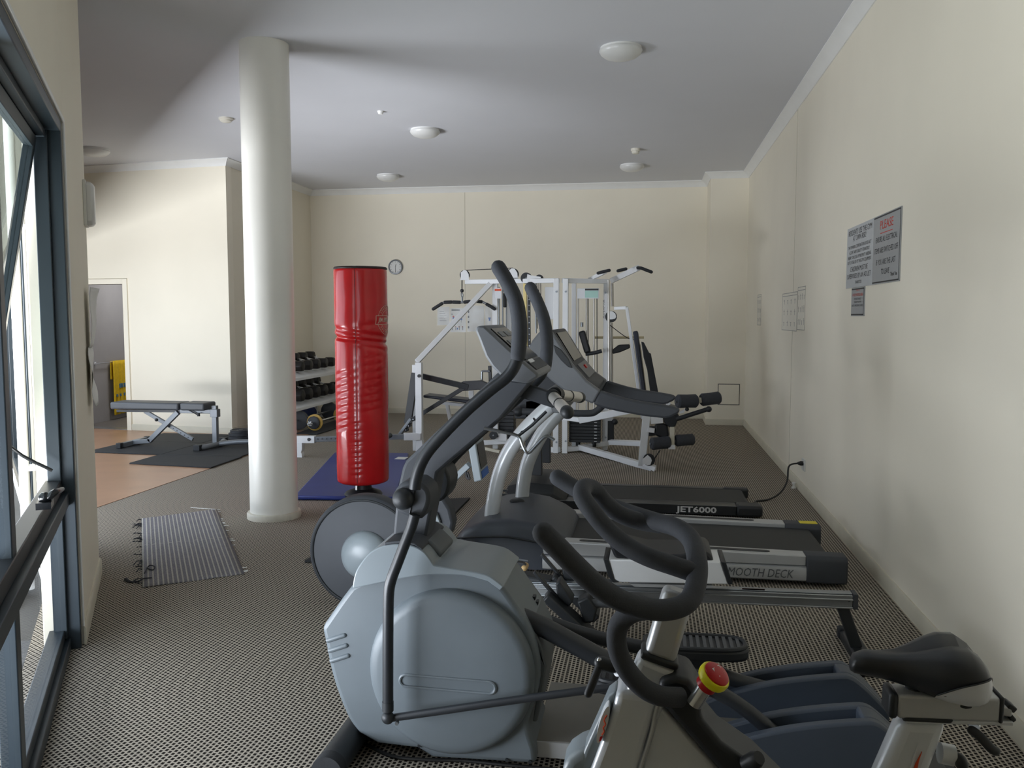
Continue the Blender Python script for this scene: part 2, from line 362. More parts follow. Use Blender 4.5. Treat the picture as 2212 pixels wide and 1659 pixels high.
# ---- window in the window wall
win = bpy.data.objects.new('window_1', None); COL.objects.link(win); win['kind'] = 'structure'
def wpart(name, m, s0, s1, z0, z1, o0, o1, bevel=.004, parent=win): return wseg(MB(), s0, s1, z0, z1, o0, o1).build(name, m, parent, bevel=bevel)
wpart('window_frame', 'window_metal', WS0, WS0+.05, 0, WHD, -.11, -.004)
wpart('window_frame', 'window_metal', WS0+.05, WS0+.075, .06, WHD-.05, -.11, -.055)
wpart('window_frame', 'window_metal', WS1-.05, WS1, 0, WHD, -.13, -.004)
wpart('window_frame', 'window_metal', WS0+.05, WS1-.05, WHD-.05, WHD, -.13, -.004)
wpart('window_frame', 'window_metal', WS0+.085, WS1-.05, WHD-.085, WHD-.05, -.13, -.06)
wpart('window_trim', 'trim_paint', WS0-.02, WS1+.02, WHD, WHD+.02, -.004, .008)
wpart('window_trim', 'trim_paint', WS0-.02, WS0, 0, WHD, -.004, .008)
wpart('window_sill', 'window_metal', WS0+.05, WS1-.05, 0, .055, -.13, -.045)
wpart('window_sill', 'window_metal', WS0+.05, WS1-.05, .055, .10, -.13, -.066)
for s in (2.55,):
    wpart('mullion', 'window_metal', s-.04, s+.04, .055, WHD-.05, -.12, -.062)
wpart('transom', 'window_metal', WS0+.05, WS1-.05, .66, .72, -.12, -.03)
wpart('transom', 'window_black', WS0+.05, WS1-.05, .72, .78, -.12, -.055)
for s0, s1 in ((WS0+.085, 2.505), (2.595, WS1-.05)):
    wpart('pane', 'window_glass', s0, s1, .10, .66, -.086, -.080, 0)
for s0, s1 in ((2.595, WS1-.05),):
    wpart('pane', 'window_glass', s0, s1, .80, WHD-.085, -.086, -.080, 0)
# top-hung sash pushed open at the bottom
th = math.radians(10); HZ, HO = WHD-.09, -.09
def SW(s, u, q): return WW(s, HO-u*math.sin(th)+q*math.cos(th), HZ-u*math.cos(th)-q*math.sin(th))
sash = bpy.data.objects.new('sash', None); COL.objects.link(sash); sash.parent = win
def sb(name, m, s0, s1, u0, u1, q0, q1): return MB().loft([[SW(s0, u, q) for u, q in ((u0, q0), (u1, q0), (u1, q1), (u0, q1))], [SW(s1, u, q) for u, q in ((u0, q0), (u1, q0), (u1, q1), (u0, q1))]]).build(name, m, sash, bevel=.003)
A0, A1, LU = WS0+.10, 2.49, 1.44
sb('sash_stile', 'window_metal', A0, A0+.05, 0, LU, -.04, 0); sb('sash_stile', 'window_metal', A1-.05, A1, 0, LU, -.04, 0)
sb('sash_rail', 'window_metal', A0+.05, A1-.05, 0, .05, -.04, 0); sb('sash_rail', 'window_metal', A0+.05, A1-.05, LU-.07, LU, -.04, 0)
sb('sash_pane', 'sash_glass', A0+.05, A1-.05, .05, LU-.07, -.022, -.017)
st = WW(A0+.06, -.08, .84); MB().tube([st, WW(A0+.1, -.25, 1.0), SW(A0+.03, LU-.5, -.02)], .007, 8, sm=5).build('stay', 'window_black', sash)
hd = MB(); c0 = WW(1.95, -.045, .80); hd.box(c0+V((0, 0, .012)), (.09, .05, .025), (WT, WN, V((0, 0, 1)))); hd.tube([c0+V((0, 0, .02)), c0+WN*.03+V((0, 0, .05)), c0+WN*.05-WT*.10+V((0, 0, .045))], [.012, .014, .008], 10, sm=5, rnd=True)
hd.ball(c0+WT*.0+V((0, 0, .035)), .022, 14); hd.build('winder_handle', 'black_gloss', win)
# ---- outside: paving in front of the window
po = struct(MB().prism([V((-16, -6, -.22)), V((1, -6, -.22)), WW(5.8, -.13, -.22), WW(0, -.13, -.22), GW(.1, -.12, -.22), GW(9, -.12, -.22), V((-16, 13, -.22))], (0, 0, .06)), 'ground', 'paver_joint')
pm = None
slots = [WE+WT*(-3.2+i*.34)-WN*(.42+j*.46+(.23 if i % 2 else 0)) for i in range(24) for j in range(7)]
for c in slots:
    if (c-G0).dot(GI) > -.42 and (c-G0).dot(GD) > -.2: continue          # under the glazed wall
    if (c-WE).dot(WT) > 4.9: continue
    if pm is None:
        b = MB().box(V((0, 0, 0)), (.325, .445, .05), (WT, WN, V((0, 0, 1)))); o = b.build('paving_slab', 'paver', None, bevel=.008); pm = o.data; o.parent = po
    else:
        o = bpy.data.objects.new('paving_slab', pm); COL.objects.link(o); o.parent = po
        bv = o.modifiers.new('bevel', 'BEVEL'); bv.width = .008; bv.segments = 2
    o.location = (c.x, c.y, -.135+random.uniform(-.004, .004))
struct(MB().prism([V((-3.55, 2.3, -.2)), V((-3.70, 2.3, -.2)), V((-3.1, -5.5, -.2)), V((-2.95, -5.5, -.2))], (0, 0, 2.1)), 'wall_light_block', 'exterior_cream')  # unseen wall added to keep the far ground light out of the window

t = thing('downpipe', 'white rainwater downpipe outside, seen through the open window sash', 'downpipe', GW(.22, -.20, -.11))
MB().cyl(GW(.22, -.20, -.11), GW(.22, -.20, 3.4), .028, 20).build('pipe', 'trim_paint', t)
for z in (.6, 2.0): gseg(MB(), .185, .255, z, z+.03, -.20, -.142).build('pipe_bracket', 'trim_paint', t)

# ================================================================== CEILING FITTINGS
def oyster(px, py, r, label):
    c = PZ(px, py, H); t = thing('ceiling_light', label, 'ceiling light', (c.x, c.y, H), 'round oyster ceiling lights')
    MB().lathe([(r*1.0, -.0), (r*1.0, -.018), (r*.9, -.02)], c, n=40).build('base_ring', 'trim_paint', t)
    MB().lathe([(r*1.04, -.016), (r*1.05, -.026), (r*.98, -.045), (r*.8, -.066), (r*.5, -.082), (r*.2, -.088), (.0, -.089)], c, n=40).build('diffuser', 'diffuser', t)
oyster(1341, 103, .150, 'large unlit oyster ceiling light nearest the camera')
oyster(918, 280, .150, 'unlit oyster ceiling light right of the column')
oyster(838, 378, .15, 'unlit oyster ceiling light near the back wall above the red bag')
oyster(1365, 356, .15, 'unlit oyster ceiling light near the back wall beside a small sensor')
oyster(203, 322, .165, 'unlit oyster ceiling light left of the column by the window wall')
def sensor(name, px, py, r, h, label, cat, m='trim_paint'):
    c = PZ(px, py, H); t = thing(name, label, cat, (c.x, c.y, H))
    MB().lathe([(r, 0), (r, -h*.4), (r*.93, -h*.5)], c, n=28).build('base', m, t)
    MB().lathe([(r*.8, -h*.45), (r*.8, -h*.8), (r*.6, -h), (0, -h)], c, n=28).build('cover', m, t)
sensor('smoke_alarm', 488, 255, .07, .04, 'flat round smoke alarm on the ceiling left of the column', 'smoke alarm', 'alarm_cream')
sensor('smoke_alarm', 1373, 321, .055, .06, 'small cream detector on the ceiling above the multi gym', 'detector', 'alarm_cream')
sensor('ceiling_hook', 822, 240, .03, .03, 'tiny capped ceiling fixing between column and oyster light', 'fixing')
# ================================================================== WALL THINGS
def sign(name, label, y0, y1, z0, z1, m, lines, border=False):
    """plate on the right wall; lines: (text, fraction from top, size, fitted width, red?)"""
    t = thing(name, label, 'sign', (XR, (y0+y1)/2, z0))
    MB().span((XR-.006, y0, z0), (XR-.0005, y1, z1)).build('plate', m, t)
    red, blk = MB(), MB()
    for tx, f, size, fit, r in lines:
        (red if r else blk).text(tx, (XR-.0062, (y0+y1)/2, z1-f*(z1-z0)), (0, -1, 0), (0, 0, 1), size, fit=fit)
    if border:
        q = .008
        for a, b in (((z1-.014), z1-.006), (z0+.006, z0+.014)): blk.span((XR-.0068, y0+q, a), (XR-.006, y1-q, b))
        blk.span((XR-.0068, y0+q, z0+.006), (XR-.006, y0+q+.007, z1-.006))
    if blk.v: blk.build('lettering', 'print_black', t, flat=True, fixn=False)
    if red.v: red.build('red_lettering', 'print_red', t, flat=True, fixn=False)
    return t
sign('notice_plate', 'light grey notice plate about residents using the gym at own risk', 5.385, 6.07, 1.69, 2.085, 'sign_light', [
    ('RESIDENTS USE THE GYM', .10, .05, .60, 0), ('AT OWN RISK!', .20, .05, .34, 0),
    ('THE OWNERS CORPORATION DOES NOT', .335, .03, .60, 0), ('ACCEPT ANY LIABILITY FOR BODILY', .42, .03, .53, 0),
    ('INJURY OR LOSS OF PROPERTY ARISING', .505, .03, .60, 0), ('OUT OF THE USE OF THE GYM EQUIPMENT', .585, .03, .62, 0),
    ('CHILDREN MUST BE', .70, .045, .45, 0), ('SUPERVISED BY AN ADULT', .815, .045, .61, 0), ('THANK YOU', .92, .03, .17, 0)])
s = sign('notice_plate', 'darker grey notice plate headed PLEASE in red with black border', 4.825, 5.384, 1.69, 2.085, 'sign_grey', [
    ('PLEASE', .16, .07, .27, 1), ('ENSURE ALL ELECTRICAL', .36, .045, .44, 0), ('ITEMS ARE SWITCHED OFF', .52, .045, .48, 0),
    ('IF YOU ARE THE LAST', .69, .045, .40, 0), ('TO LEAVE', .83, .045, .17, 0)], border=True)
MB().text('Thank You', (XR-.0062, 4.93, 1.735), (0, -1, 0), (0, 0, 1), .03, fit=.13, bold=.01).build('small_lettering', 'print_black', s, flat=True, fixn=False)
MB().span((XR-.0068, 4.98, 1.976), (XR-.006, 5.23, 1.980)).build('underline', 'print_red', s, flat=True)
sign('notice_plate', 'small narrow no smoking plate hanging below the larger notice plates', 5.56, 5.90, 1.505, 1.688, 'sign_grey', [
    ('THIS IS', .09, .022, .10, 1), ('A NO SMOKING AREA', .26, .026, .28, 1), ('DO NOT SMOKE', .40, .018, .17, 0),
    ('THANK YOU FOR', .51, .018, .18, 0), ('NOT SMOKING HERE', .63, .02, .29, 0)], border=True)
def sheet(name, label, y0, y1, z0, z1, seed):
    rnd = random.Random(seed); t = thing(name, label, 'paper sheet', (XR, (y0+y1)/2, z0), 'exercise sheets taped to the right wall')
    MB().span((XR-.004, y0, z0), (XR-.0005, y1, z1)).build('paper', 'sheet_paper', t)
    b = MB(); w = y1-y0; h = z1-z0
    for a, c in ((y0, y0+.006), (y1-.006, y1)): b.span((XR-.0048, a, z0), (XR-.004, c, z1))
    for c in (z1-.006, z1-h*.09, z0): b.span((XR-.0048, y0, c), (XR-.004, y1, c+.005))
    for k in range(4): # small stick figures of the exercises
        for r in (0, 1, 2):
            yy = y0+w*(.14+k*.24); zz = z0+h*(.12+r*.29); q = rnd.uniform(.6, 1)
            b.span((XR-.0048, yy-.006, zz), (XR-.004, yy+.006, zz+h*.16*q)); b.span((XR-.0048, yy-w*.05*q, zz+h*.09), (XR-.004, yy+w*.05, zz+h*.1))
    b.build('printed_figures', 'print_faint', t, flat=True)['kind'] = 'stuff'
mat('print_faint', '#8f8d88', .7)
sheet('exercise_sheet', 'larger exercise sheet on right wall, middle one of three', 8.0, 8.86, 1.37, 1.73, 1)
sheet('exercise_sheet', 'exercise sheet on right wall nearest the grey notice plates', 7.60, 7.97, 1.385, 1.765, 2)
sheet('exercise_sheet', 'narrow looking exercise sheet on right wall nearest the far corner', 10.52, 10.86, 1.40, 1.77, 3)
# socket, plug and cord
t = thing('power_outlet', 'white double power outlet low on the right wall', 'power outlet', (XR, 7.46, .21))
MB().span((XR-.01, 7.39, .20), (XR, 7.53, .30)).build('outlet_plate', 'white_plastic', t, bevel=.003)
MB().span((XR-.014, 7.40, .27), (XR-.009, 7.42, .285)).build('switch', 'white_plastic', t)
t = thing('mains_lead', 'black power lead drooping from wall outlet to far treadmill', 'power lead', (XR-.04, 7.45, 0))
MB().lathe([(.018, 0), (.02, .02), (.015, .035), (.008, .05)], (XR-.01, 7.45, .262), (-1, 0, 0), 14).build('plug', 'cable_black', t)
MB().tube([(XR-.055, 7.45, .262), (XR-.13, 7.42, .24), PY(1700, 1040, 7.3), PY(1685, 1065, 7.2), PZ(1660, 1079, .012), PZ(1632, 1083, .012), (.868, 6.92, .012)], .0075, 8, sm=6).build('cable', 'cable_black', t)
c = PZ(1715, 1055, 0); t = thing('door_stop', 'small white stub on the carpet by the right skirting', 'door stop', (c.x, c.y, 0))
MB().lathe([(.022, 0), (.022, .012), (.012, .018), (.012, .035), (.02, .038), (.02, .05), (.012, .056)], c, n=16).build('stub', 'white_plastic', t)
# clock
c = PY(855, 577, YB); t = thing('wall_clock', 'round grey rimmed wall clock on the back wall above the red bag', 'clock', (c.x, YB, c.z))
MB().lathe([(.10, 0), (.113, .004), (.116, .02), (.11, .034), (.098, .036), (.093, .028), (.093, .004)], c, (0, -1, 0), 44, cap=False).build('rim', 'bench_grey', t)
MB().lathe([(.094, .005), (.094, .022), (0, .0225)], c, (0, -1, 0), 44).build('dial', 'paper', t)
tk = MB()
for k in range(12):
    u = k*math.pi/6; d = V((math.sin(u), 0, math.cos(u))); tk.box(c+d*.078+V((0, -.0235, 0)), (.006, .002, .012), (V((0, 1, 0)).cross(d), V((0, 1, 0)), d))
tk.build('hour_marks', 'print_black', t, flat=True)['kind'] = 'stuff'
MB().bar(c+V((0, -.025, 0)), c+V((.012, -.025, .05)), .006, .002, (0, 1, 0)).build('hour_hand', 'print_black', t)
MB().bar(c+V((0, -.026, .0)), c+V((.004, -.026, -.075)), .005, .002, (0, 1, 0)).build('minute_hand', 'print_black', t)
# posters in plastic sleeves on the back wall
def poster(label, x0, y0, x1, y1, kind):
    a = PY(x0, y0, YB); b = PY(x1, y1, YB); t = thing('wall_poster', label, 'poster', (a.x, YB, b.z), 'sheets in sleeves on the back wall')
    MB().span((a.x, YB-.004, b.z), (b.x, YB-.0005, a.z)).build('paper', 'paper', t)
    w = b.x-a.x; h = a.z-b.z; pb, pr, pg = MB(), MB(), MB()
    def mk(m, u0, v0, u1, v1): m.span((a.x+w*u0, YB-.0052, a.z-h*v0), (a.x+w*u1, YB-.004, a.z-h*v1))
    if kind == 'text':
        for k in range(6): mk(pg, .18, .25+.1*k, .55+.3*((k*7) % 3)/3, .27+.1*k)
    if kind == 'figs':
        mk(pg, .08, .05, .62, .1)
        for cxx, cyy in ((.2, .32), (.72, .36)):
            mk(pr, cxx-.05, cyy, cxx+.05, cyy+.06); mk(pb, cxx-.05, cyy+.06, cxx+.05, cyy+.14); mk(pg, cxx-.15, cyy-.08, cxx-.03, cyy-.06); mk(pg, cxx-.02, cyy+.14, cxx, cyy+.24)
        for k in range(4): mk(pg, .1+.23*k, .75, .14+.23*k, .92); mk(pr, .08+.23*k, .76, .12+.23*k, .8)
        mk(pb, .42, .82, .5, .9)
    if kind == 'shirt': mk(pb, .3, .48, .55, .53); mk(pb, .36, .53, .5, .62); mk(pg, .1, .82, .8, .84); mk(pg, .1, .87, .8, .89)
    if kind == 'plain':
        for k in range(4): mk(pg, .02, .2+.2*k, .1, .28+.2*k)
    for m_, n_, c_ in ((pb, 'print', 'print_blue'), (pr, 'print', 'print_red'), (pg, 'print', 'lettering_grey')):
        if m_.v: m_.build(n_, c_, t, flat=True)['kind'] = 'stuff'
    # crumpled clear sleeve over the sheet
    sl = MB(); N = 10; vs = []
    for i in range(N+1):
        for j in range(N+1):
            u, v = i/N, j/N; vs.append((a.x-.01+(w+.02)*u, YB-.009-.004*noise.noise(V((u*3.1+x0, v*3.7, .3)))-.003, b.z-.01+(h+.02)*v))
    sl.add(vs, [(i*(N+1)+j, (i+1)*(N+1)+j, (i+1)*(N+1)+j+1, i*(N+1)+j+1) for i in range(N) for j in range(N)])
    sl.build('plastic_sleeve', 'sleeve_film', t, ang=180)
def film():
    m = bpy.data.materials.new('sleeve_film'); m.use_nodes = True; nt = m.node_tree; N = nt.nodes; K = nt.links; N.remove(N['Principled BSDF'])
    t = N.new('ShaderNodeBsdfTransparent'); g = N.new('ShaderNodeBsdfGlossy'); g.inputs['Roughness'].default_value = .18
    nz = N.new('ShaderNodeTexNoise'); nz.inputs['Scale'].default_value = 4; mr = N.new('ShaderNodeMapRange'); mr.inputs[1].default_value = .35; mr.inputs[2].default_value = .7; mr.inputs[3].default_value = .0; mr.inputs[4].default_value = .10
    tc = N.new('ShaderNodeTexCoord'); K.new(tc.outputs['Object'], nz.inputs['Vector']); K.new(nz.outputs['Fac'], mr.inputs[0])
    mx = N.new('ShaderNodeMixShader'); K.new(mr.outputs[0], mx.inputs[0]); K.new(t.outputs[0], mx.inputs[1]); K.new(g.outputs[0], mx.inputs[2]); K.new(mx.outputs[0], N['Material Output'].inputs[0]); MATS['sleeve_film'] = m
film()
poster('leftmost sleeved sheet of plain text on the back wall', 945, 663, 971, 702, 'text')
poster('lower hanging sleeved sheet with small exercise figures on back wall', 973, 666, 1006, 717, 'figs')
poster('bright shiny sleeved sheet on back wall right of the wall joint', 1010, 660, 1046, 716, 'plain')
poster('rightmost sleeved sheet with a little blue shirt picture on back wall', 1048, 662, 1070, 712, 'shirt')
# fittings on the window wall near its corner
t = thing('wall_lamp', 'frosted bulkhead wall lamp high at the window wall corner', 'wall lamp', WW(.10, 0, 2.0))
MB().box(WW(.10, .008, 2.13), (.15, .016, .25), (WT, WN, V((0, 0, 1)))).build('back_plate', 'white_plastic', t, bevel=.003)
MB().loft([[WW(.10+u*k, o, 2.13+w*k2) for u, w in ((-.07, -.1), (-.04, -.125), (.04, -.125), (.07, -.1), (.07, .1), (.04, .12), (-.04, .12), (-.07, .1))] for o, k, k2 in ((.016, 1, 1), (.04, .95, .97), (.055, .7, .85))]).build('lamp_glass', 'diffuser', t, bevel=.004)
t = thing('curled_notice', 'white curled notice sheets peeling off the window wall corner', 'notice', WW(.3, 0, 1.0))
def curl(name, s0, s1, z0, z1, f):
    vs = []; N, M = 8, 16
    for i in range(N+1):
        for j in range(M+1): u, v = i/N, j/M; vs.append(WW(s0+(s1-s0)*u, .004+f(u, v), z0+(z1-z0)*v))
    b = MB().add(vs, [(i*(M+1)+j, (i+1)*(M+1)+j, (i+1)*(M+1)+j+1, i*(M+1)+j+1) for i in range(N) for j in range(M)])
    o = b.build(name, 'paper', t, ang=180, fixn=False); sd = o.modifiers.new('thickness', 'SOLIDIFY'); sd.thickness = .0015
curl('upper_sheet', .06, .36, 1.335, 1.66, lambda u, v: .012+.055*v*v*(1-.5*u)+.012*math.sin(v*5))
curl('lower_sheet', .10, .40, 1.02, 1.335, lambda u, v: .006+.02*(1-v)**2+.008*math.sin(v*9+u*3)+.008*u)

# towel rail and towel in the passage
GT = (GB-GA).normalized(); GN = V((GT.y, -GT.x, 0))
def GP(s, o, z): return GA+GT*s+GN*o+V((0, 0, z))
def gpx(x, y, o=0.0):
    d = ray(x, y); k = ((GA+GN*o-EYE).dot(GN))/d.dot(GN); p = EYE+d*k; return (p-GA).dot(GT), p.z
s0, z0 = gpx(212, 786, .05); s1, z1 = gpx(284, 777, .05); zr = (z0+z1)/2
t = thing('towel_rail', 'chrome towel rail on the grey passage wall behind the doorway', 'towel rail', GP((s0+s1)/2, 0, zr))
MB().tube([GP(s0-.05, .05, zr), GP(s1, .05, zr)], .008, 10).build('rail', 'chrome', t)
for s in (s0, s1-.02):
    MB().cyl(GP(s, 0, zr), GP(s, .055, zr), .012).build('bracket', 'chrome', t); MB().cyl(GP(s, 0, zr), GP(s, .012, zr), .03).build('wall_plate', 'chrome', t)
u0, _ = gpx(242, 790, .06); u1, _ = gpx(285, 790, .06); _, zb = gpx(262, 893, .06)
t = thing('beach_towel', 'yellow beach towel with blue stripes hanging on the passage towel rail', 'towel', GP((u0+u1)/2, 0, zb))
def cloth(name, m, ua, ub, za, zb_, off):
    vs = []; N, M = 30, 14
    for i in range(N+1):
        for j in range(M+1):
            u = ua+(ub-ua)*i/N; f = j/M; vs.append(GP(u, off+.006+.014*(1-.5*f)*math.sin(i*1.05+f*.8)+.006*math.sin(i*.43), za+(zb_-za)*f))
    o = MB().add(vs, [(i*(M+1)+j, (i+1)*(M+1)+j, (i+1)*(M+1)+j+1, i*(M+1)+j+1) for i in range(N) for j in range(M)]).build(name, m, t, ang=180, fixn=False)
    sd = o.modifiers.new('thickness', 'SOLIDIFY'); sd.thickness = .004
cloth('towel_body', 'towel_yellow', u0, u1, zb, zr+.014, .065)
cloth('back_fall', 'towel_yellow', u0, u1, zr-.25, zr+.014, .022)
for k, (a, b) in enumerate(((.50, .58), (.34, .39), (.04, .09))): cloth('stripe', 'towel_blue', u0+(u1-u0)*(.25 if k == 0 else .1), u1, zb+(zr-zb)*a, zb+(zr-zb)*b, .071)

# ================================================================== LEFT HALF OF THE GYM FLOOR
def flat_mat(name, label, poly, h, m, group=None, bevel=.004, cat='mat'):
    c = sum((V((*p, 0)) for p in poly), V())/len(poly); o = MB().prism([V((*p, .0045)) for p in poly], (0, 0, h)).build(name, m, None, bevel=bevel); return tag(o, label, cat, group)
G = 'black rubber floor tiles under the bench'
flat_mat('rubber_tile', 'black rubber tile under the left foot of the bench', [(-6.13, 8.47), (-5.205, 8.43), (-5.205, 9.28), (-6.13, 9.28)], .0130, 'rubber', G)
flat_mat('rubber_tile', 'black rubber tile behind the bench towards the doorway', [(-6.13, 9.285), (-5.205, 9.285), (-5.205, 10.0), (-6.13, 10.0)], .0130, 'rubber', G)
flat_mat('rubber_tile', 'black rubber tile under the upright post of the bench', [(-5.2, 8.43), (-4.29, 8.43), (-4.29, 9.28), (-5.2, 9.28)], .0130, 'rubber', G)
flat_mat('rubber_tile', 'black rubber tile by the wall corner under the weight plates', [(-5.2, 9.285), (-4.29, 9.285), (-4.29, 9.98), (-5.2, 9.98)], .0130, 'rubber', G)
flat_mat('rubber_tile', 'black rubber tile jutting out in front of the others on tan floor', [(-5.22, 7.87), (-4.27, 7.77), (-4.27, 8.42), (-5.22, 8.42)], .0130, 'rubber', G)
# adjustable bench (measured in the plane Y = 9.0)
BY = 9.0
t = thing('weight_bench', 'adjustable grey framed weight bench with black pads on rubber tiles', 'bench', (-5.5, BY, .018))
def px_bar(mb, a, b, Y, w, h): mb.bar(PY(*a, Y), PY(*b, Y), w, h, (0, 1, 0) if False else (0, 0, 1)); return mb
def pad(name, a, b, Y0, Y1, m, parent, bevel=.02):
    p = PY(*a, (Y0+Y1)/2); q = PY(*b, (Y0+Y1)/2); return MB().span((p.x, Y0, q.z), (q.x, Y1, p.z)).build(name, m, parent, bevel=bevel, seg=3)
pad('back_pad', (253, 866), (399, 884), BY-.14, BY+.14, 'pad_grey', t); pad('seat_pad', (402, 868), (454, 885), BY-.14, BY+.14, 'pad_grey', t)
px_bar(MB(), (255, 887), (390, 888), BY, .06, .025).build('pad_rail', 'black_satin', t)
px_bar(MB(), (380, 887), (470, 889), BY, .05, .05).build('seat_rail', 'bench_grey', t, bevel=.005)
px_bar(MB(), (313, 888), (417, 949), BY+.03, .03, .045).build('strut', 'bench_grey', t, bevel=.004)
hs = MB()
for k in range(7):
    c = PY(360+8*k, 916+4.7*k, BY+.03); hs.cyl(c+V((0, -.017, 0)), c+V((0, .017, 0)), .007, 10)
hs.build('strut_holes', 'black_satin', t)['kind'] = 'stuff'
px_bar(MB(), (385, 890), (322, 953), BY-.03, .045, .055).build('strut', 'bench_grey', t, bevel=.004)
px_bar(MB(), (326, 952), (288, 955), BY-.03, .045, .05).build('foot_beam', 'bench_grey', t, bevel=.004)
c = PY(290, 956, BY-.03); MB().span((c.x-.05, BY-.26, .019), (c.x+.0, BY+.26, .075)).build('rear_foot', 'bench_grey', t, bevel=.006)
for y in (BY-.27, BY+.27): MB().span((c.x-.055, y-.03, .018), (c.x+.005, y+.03, .08)).build('foot_cap', 'black_plastic', t, bevel=.006)
a = PY(464, 876, BY); MB().span((a.x-.028, BY-.028, .07), (a.x+.028, BY+.028, a.z)).build('post', 'bench_grey', t, bevel=.004)
MB().span((a.x-.04, BY-.04, a.z-.13), (a.x+.045, BY+.04, a.z-.04)).build('post_bracket', 'bench_grey', t, bevel=.004)
ft = MB().tube([(a.x-.05, BY-.27, .05), (a.x+.0, BY-.2, .05), (a.x+.02, BY-.06, .05), (a.x+.02, BY+.06, .05), (a.x+.0, BY+.2, .05), (a.x-.05, BY+.27, .05)], .03, 12, sm=6); ft.build('front_foot', 'bench_grey', t)
for y in (BY-.29, BY+.29): MB().span((a.x-.1, y-.035, .018), (a.x-.02, y+.03, .085)).build('foot_cap', 'black_plastic', t, bevel=.006)
MB().tube([(a.x+.02, BY, .05), (a.x+.25, BY+.05, .075), (a.x+.62, BY+.1, .085)], .028, 12, sm=6).build('bow_beam', 'bench_grey', t)
MB().span((a.x+.6, BY-.06, .018), (a.x+.66, BY+.26, .10)).build('bow_foot', 'black_plastic', t, bevel=.005)
MB().tube([PY(405, 884, BY-.05), PY(425, 895, BY-.05), PY(430, 898, BY-.05)], .007, 8).build('adjust_lever', 'black_satin', t)
MB().cyl(PY(429, 892, BY-.06), PY(429, 899, BY-.06), .016, 12).build('adjust_knob', 'black_plastic', t)
MB().ball(PY(338, 907, BY-.05), .02, 12).build('pull_pin', 'black_plastic', t)
# weight plates by the corner
for k, (dz, r, lab) in enumerate(((0, .15, 'bottom'), (.036, .15, 'middle'), (.072, .13, 'top'))):
    c = V((-4.93, 9.72, .0185+dz)); t = thing('weight_plate', f'black iron weight plate, {lab} of the stack beside the wall corner', 'weight plate', c, 'stacked plates by the wall corner')
    MB().lathe([(.03, .0), (r, 0), (r, .03), (r*.88, .035), (r*.8, .026), (.05, .026), (.045, .034), (.03, .034)], c, n=36).build('disc', 'plate_iron', t)
    MB().lathe([(.014, .0), (.028, .0), (.028, .0345), (.014, .0345)], c, n=20).build('hub_sleeve', 'steel', t)
# carpet offcut
A, B_, C_, D_ = V((-2.76, 4.24, .002)), V((-3.71, 5.72, .002)), V((-3.31, 6.09, .002)), V((-2.32, 4.57, .002))
t = thing('carpet_offcut', 'frayed grey carpet offcut lying on the carpet near the window', 'rug', (A+C_)/2)
vs = []; N, M = 10, 30
for i in range(N+1):
    for j in range(M+1):
        u, v = i/N, j/M; p = (A*(1-v)+B_*v)*(1-u)+(D_*(1-v)+C_*v)*u; vs.append(p+V((0, 0, .006+.004*noise.noise(V((u*3, v*6, 0)))+.006*max(0, abs(u-.5)*2-.8)*5*max(0, noise.noise(V((v*5, u, 2)))))))
o = MB().add(vs, [(i*(M+1)+j, (i+1)*(M+1)+j, (i+1)*(M+1)+j+1, i*(M+1)+j+1) for i in range(N) for j in range(M)]).build('woven_pile', 'offcut_weave', t, ang=180) if 'offcut_weave' in MATS else None
if o is None:
    MATS['offcut_weave'] = carpet_mat('offcut_weave', '#aba79e', '#77757a', .026, 6.0, .4)
    # weave runs along the offcut, so turn the pattern with it
    nt = MATS['offcut_weave'].node_tree; br = [q for q in nt.nodes if q.type == 'TEX_BRICK'][0]; mp = nt.nodes.new('ShaderNodeMapping'); src = br.inputs['Vector'].links[0].from_socket
    nt.links.new(src, mp.inputs['Vector']); mp.inputs['Rotation'].default_value = (0, 0, math.atan2((B_-A).x, (B_-A).y)*-1); nt.links.new(mp.outputs['Vector'], br.inputs['Vector'])
    o = MB().add(vs, [(i*(M+1)+j, (i+1)*(M+1)+j, (i+1)*(M+1)+j+1, i*(M+1)+j+1) for i in range(N) for j in range(M)]).build('woven_pile', 'offcut_weave', t, ang=180)
sd = o.modifiers.new('thickness', 'SOLIDIFY'); sd.thickness = .007
rt = random.Random(3); th_ = MB(); tl = MB()
for k in range(26):
    v = rt.random(); p = A*(1-v)+B_*v; q = (A-D_).normalized(); l = rt.uniform(.01, .06)
    th_.tube([p+V((0, 0, .007)), p+q*l*.5+(B_-A).normalized()*rt.uniform(-.03, .03)+V((0, 0, .012)), p+q*l+(B_-A).normalized()*rt.uniform(-.05, .05)+V((0, 0, .006))], .003, 5, sm=3)
for k in range(16):
    v = rt.random(); p = D_*(1-v)+C_*v; q = (D_-A).normalized(); l = rt.uniform(.01, .035)
    tl.tube([p+V((0, 0, .007)), p+q*l+(B_-A).normalized()*rt.uniform(-.02, .02)+V((0, 0, .007))], .003, 5)
th_.tube([PZ(312, 1238, .016), PZ(322, 1222, .018), PZ(334, 1224, .018), PZ(330, 1231, .016), PZ(316, 1227, .016)], .0035, 6, sm=5)
th_.tube([PZ(272, 1252, .006), PZ(282, 1257, .006), PZ(300, 1255, .006), PZ(309, 1250, .014), PZ(328, 1248, .014)], [.012, .006, .004, .004, .003], 6, sm=5)
th_.build('dark_threads', 'thread_dark', t)['kind'] = 'stuff'; tl.tube([PZ(412, 1096, .006), PZ(432, 1098, .006), PZ(465, 1100, .008)], .003, 5, sm=4); tl.build('pale_threads', 'paper', t)['kind'] = 'stuff'
